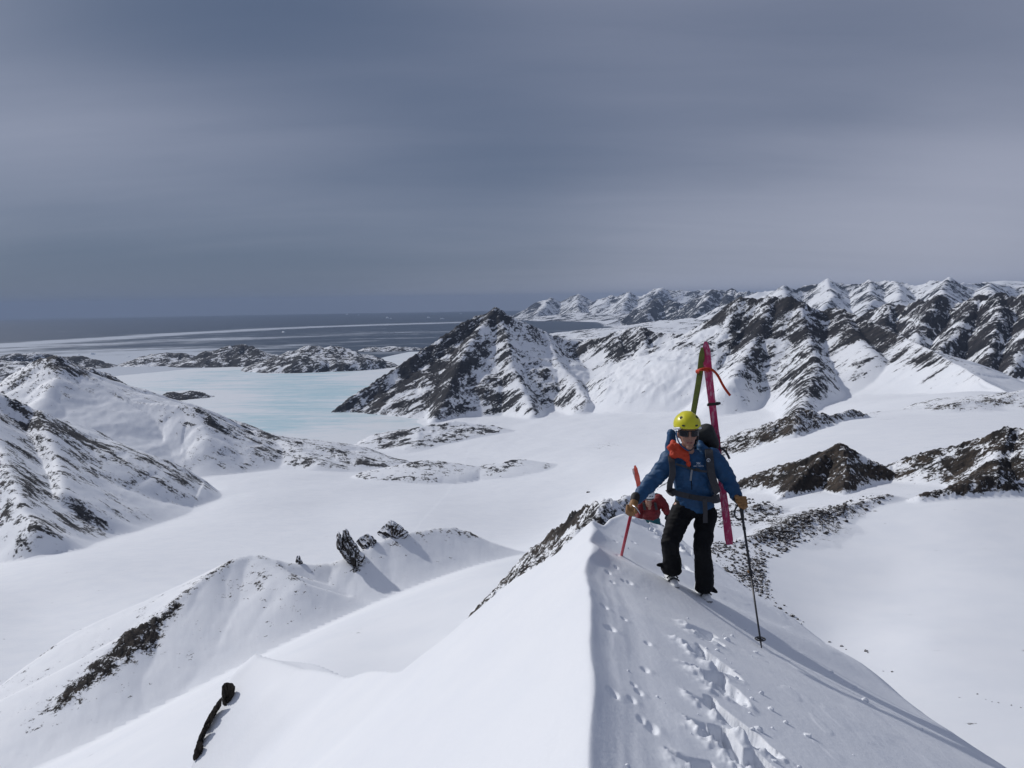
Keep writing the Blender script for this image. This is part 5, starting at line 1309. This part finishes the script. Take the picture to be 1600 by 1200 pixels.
child("basket_ring", tube([bkt + np.array([math.cos(a), math.sin(a), 0]) * .047 for a in np.linspace(0, 2 * math.pi, 25)], .006, 6), M_buckle, sp)
child("wrist_strap", ribbon(spline([P_(1156, 785, -.33), P_(1148, 798, -.33), P_(1150, 809, -.33), P_(1158, 812, -.335), P_(1159, 803, -.34)], 5), .018, .003, (0, -1, .2)), M_strap, sp)

# ------------------------------------------------------------------ the second climber, below the roll of the crest
D2 = 16.2
def Q_(px, py, dy=0.0): return J(px, py, D2 + dy)
z2 = near_height(np.array([Q_(1016, 830)[0]]), np.array([D2]))[0][0]
z2 = min(z2, Q_(1016, 812)[2] - .75)
w2 = empty("person", (float(Q_(1016, 830)[0]), D2, float(z2)), label="bent climber in red jacket and white helmet behind the skier's elbow", category="person")
h2 = Q_(1013, 778, -.30)
bm = bmesh.new()
ell(bm, h2 + U3 * .02, (.082, .10, .11), sub=3); ell(bm, h2 + np.array([0, -.04, -.06]), (.058, .062, .066), sub=3); ell(bm, h2 + np.array([0, -.105, -.02]), (.013, .02, .022))
chain(bm, [(h2 + np.array([0, .02, -.08]), .058), (Q_(1015, 793, -.15), .07)])
hp2 = Q_(1016, 812, .08)
chain(bm, [(Q_(1017, 795, -.10), (.15, .11, .10)), (hp2, (.15, .12, .11))])
for s_, sh, el_, wr in ((-1, Q_(1002, 788, -.1), Q_(998, 802, -.15), Q_(999, 814, -.3)), (1, Q_(1031, 783, -.1), Q_(1039, 795, -.15), Q_(1043, 808, -.3))):
    chain(bm, [(sh, .06), (el_, .045), (wr, .034)])
for s_ in (-1, 1):
    kn = np.array([hp2[0] + s_ * .13, D2 - .12, z2 + .5 * (hp2[2] - z2)]); an = np.array([hp2[0] + s_ * .14, D2 + .02 * s_, z2 + .10])
    chain(bm, [(hp2 + np.array([s_ * .09, 0, 0]), .09), (kn, .065), (an, .045), (an + np.array([0, -.14, -.05]), .045)])
b2 = child("body", fuse(bm, .011, 3), M_skin, w2)
bm = bmesh.new()
chain(bm, [(Q_(1016, 786, -.08), (.19, .14, .08)), (Q_(1016, 797, -.06), (.21, .16, .10)), (Q_(1016, 806, .04), (.20, .17, .08))])
chain(bm, [(Q_(1014, 789, -.16), (.10, .10, .06)), (Q_(1014, 786, -.14), (.09, .09, .05))])
chain(bm, [(Q_(1003, 786, -.08), .10), (Q_(998, 799, -.14), .088), (Q_(998, 810, -.28), .070)])
chain(bm, [(Q_(1029, 780, -.08), .105), (Q_(1037, 789, -.12), .09), (Q_(1042, 800, -.25), .070)])
child("jacket", wrinkle(fuse(bm, .014, 5), .02, 5, 7, 41), M_redjacket, w2)
bm = bmesh.new()
chain(bm, [(hp2 + U3 * .06, (.19, .15, .09)), (hp2 - U3 * .05, (.20, .15, .09))])
for s_ in (-1, 1):
    kn = np.array([hp2[0] + s_ * .13, D2 - .12, z2 + .5 * (hp2[2] - z2)]); an = np.array([hp2[0] + s_ * .14, D2 + .02 * s_, z2 + .14])
    chain(bm, [(hp2 + np.array([s_ * .09, 0, -.02]), .115), (kn, .095), (an, .09)])
child("trousers", wrinkle(fuse(bm, .014, 5), .018, 5, 7, 43), M_teal, w2)
for s_ in (-1, 1):
    an = np.array([hp2[0] + s_ * .14, D2 + .02 * s_, z2 + .05]); bm = bmesh.new()
    chain(bm, [(an + np.array([0, .06, 0]), .055), (an + np.array([0, -.16, -.01]), .048), (an + np.array([0, 0, .10]), .06)]); child("boot", fuse(bm, .012, 3), M_grey, w2)
for s_, wr in ((-1, Q_(999, 815, -.3)), (1, Q_(1043, 808, -.3))):
    bm = bmesh.new(); ell(bm, wr, .05)
    for k in range(4): chain(bm, [(wr + np.array([(k - 1.5) * .022, -.03, -.02]), .016), (wr + np.array([(k - 1.5) * .022, -.055, -.055]), .014)], n=3)
    chain(bm, [(wr + np.array([-s_ * .04, -.01, 0]), .018), (wr + np.array([-s_ * .055, -.045, -.02]), .015)], n=3)
    child("glove", fuse(bm, .008, 2), M_cuff, w2)
h2h = helmet(h2 + np.array([0, .01, .055]), .130, .150, .145, M_white, -.14, .42, w2)
for a, e in ((-.35, .45), (.1, .5), (.45, .42), (-.15, .8), (.25, .85)):
    v = np.array((Matrix.Rotation(.42, 3, 'X') @ Vector((math.sin(a) * math.cos(e) * .132, -math.cos(a) * math.cos(e) * .152, math.sin(e) * .147)))) + h2 + np.array([0, .01, .055])
    child("vent", ribbon([v + np.array([-.02, 0, -.008]), v, v + np.array([.02, 0, .004])], [.006, .022, .006], .006, v - h2), M_vent, h2h)
child("goggles", tube(spline([h2 + np.array([x, -.115 + 6 * x * x, .0]) for x in (-.08, -.05, -.02, .02, .05, .08)], 3), .026, 8, flat=(.6, 1)), M_lens, w2)
bp2 = empty("backpack", tuple(Q_(1020, 800, .25)), label="dark small pack on the back of the climber in red", category="backpack")
bm = bmesh.new(); chain(bm, [(Q_(1019, 800, .2), (.15, .13, .12)), (Q_(1020, 786, .16), (.15, .13, .13)), (Q_(1026, 776, .12), (.09, .1, .07))]); child("main_body", wrinkle(fuse(bm, .014, 4), .012, 6, 6, 51), M_pack, bp2)
for x0, x1 in ((1006, 1008), (1024, 1026)):
    child("shoulder_strap", ribbon(spline([Q_(x0, 782, .0), Q_(x0, 787, -.22), Q_(x1, 797, -.25)], 4), .05, .012, (0, -1, .2)), M_strap, bp2)
def thin_ski(lbl, tip, tail, mat):
    tip = np.array(tip); tail = np.array(tail); ax = axis(tail, tip); L = np.linalg.norm(tip - tail)
    o = empty("ski", tuple(tail), label=lbl, category="ski", group="skis carried by the climber in red")
    n = 24; pts = [tail + ax * L * k / n - np.array([0, -.10, 0]) * max(0, (k / n - .85) / .15) ** 2 for k in range(n + 1)]
    ws = [.10 * (.85 + .15 * abs(2 * k / n - 1)) * (1 if k < n - 2 else (.75 if k < n else .3)) for k in range(n + 1)]
    child("base", ribbon(pts, ws, .010, (-.5, -1, 0)), mat, o)
    child("top_sheet", ribbon([q + np.array([.006, .012, 0]) for q in pts], [w * .95 for w in ws], .010, (-.5, -1, 0)), M_red, o)
    child("binding", ribbon([tail + ax * L * .5 + np.array([0, -.02, 0]), tail + ax * (L * .5 + .1) + np.array([0, -.02, 0])], .06, .04, (-.5, -1, 0)), M_buckle, o)
M_salmon = simple("orange_red_ski", (.70, .10, .06, 1), .4, 0, 40, .2)
thin_ski("orange ski with red tip rising left of the climber in red", Q_(993, 729, .2), Q_(1012, 842, .35), M_salmon)
thin_ski("pale tipped ski crossing behind the orange ski", Q_(990, 734, .3), Q_(1030, 838, .35), simple("pale_ski", (.55, .45, .45, 1), .4, 0, 40, .2))
# ------------------------------------------------------------------ air
def haze_box():
    bm = bmesh.new(); bmesh.ops.create_cube(bm, size=1.0)
    for v in bm.verts:
        v.co = (v.co.x * 240000, v.co.y * 240000, -1400 + (v.co.z + .5) * 2100)
    me = bpy.data.meshes.new("haze"); bm.to_mesh(me); bm.free()
    mt = bpy.data.materials.new("thin_arctic_haze"); mt.use_nodes = True
    n = mt.node_tree.nodes; n.clear()
    o = n.new("ShaderNodeOutputMaterial"); v = n.new("ShaderNodeVolumePrincipled")
    v.inputs["Color"].default_value = (.36, .455, .63, 1); v.inputs["Density"].default_value = 1.4e-5
    v.inputs["Anisotropy"].default_value = 0.0
    mt.node_tree.links.new(v.outputs[0], o.inputs["Volume"])
    link("haze", me, mt, kind="stuff", label="thin pale haze in the arctic air")
haze_box()
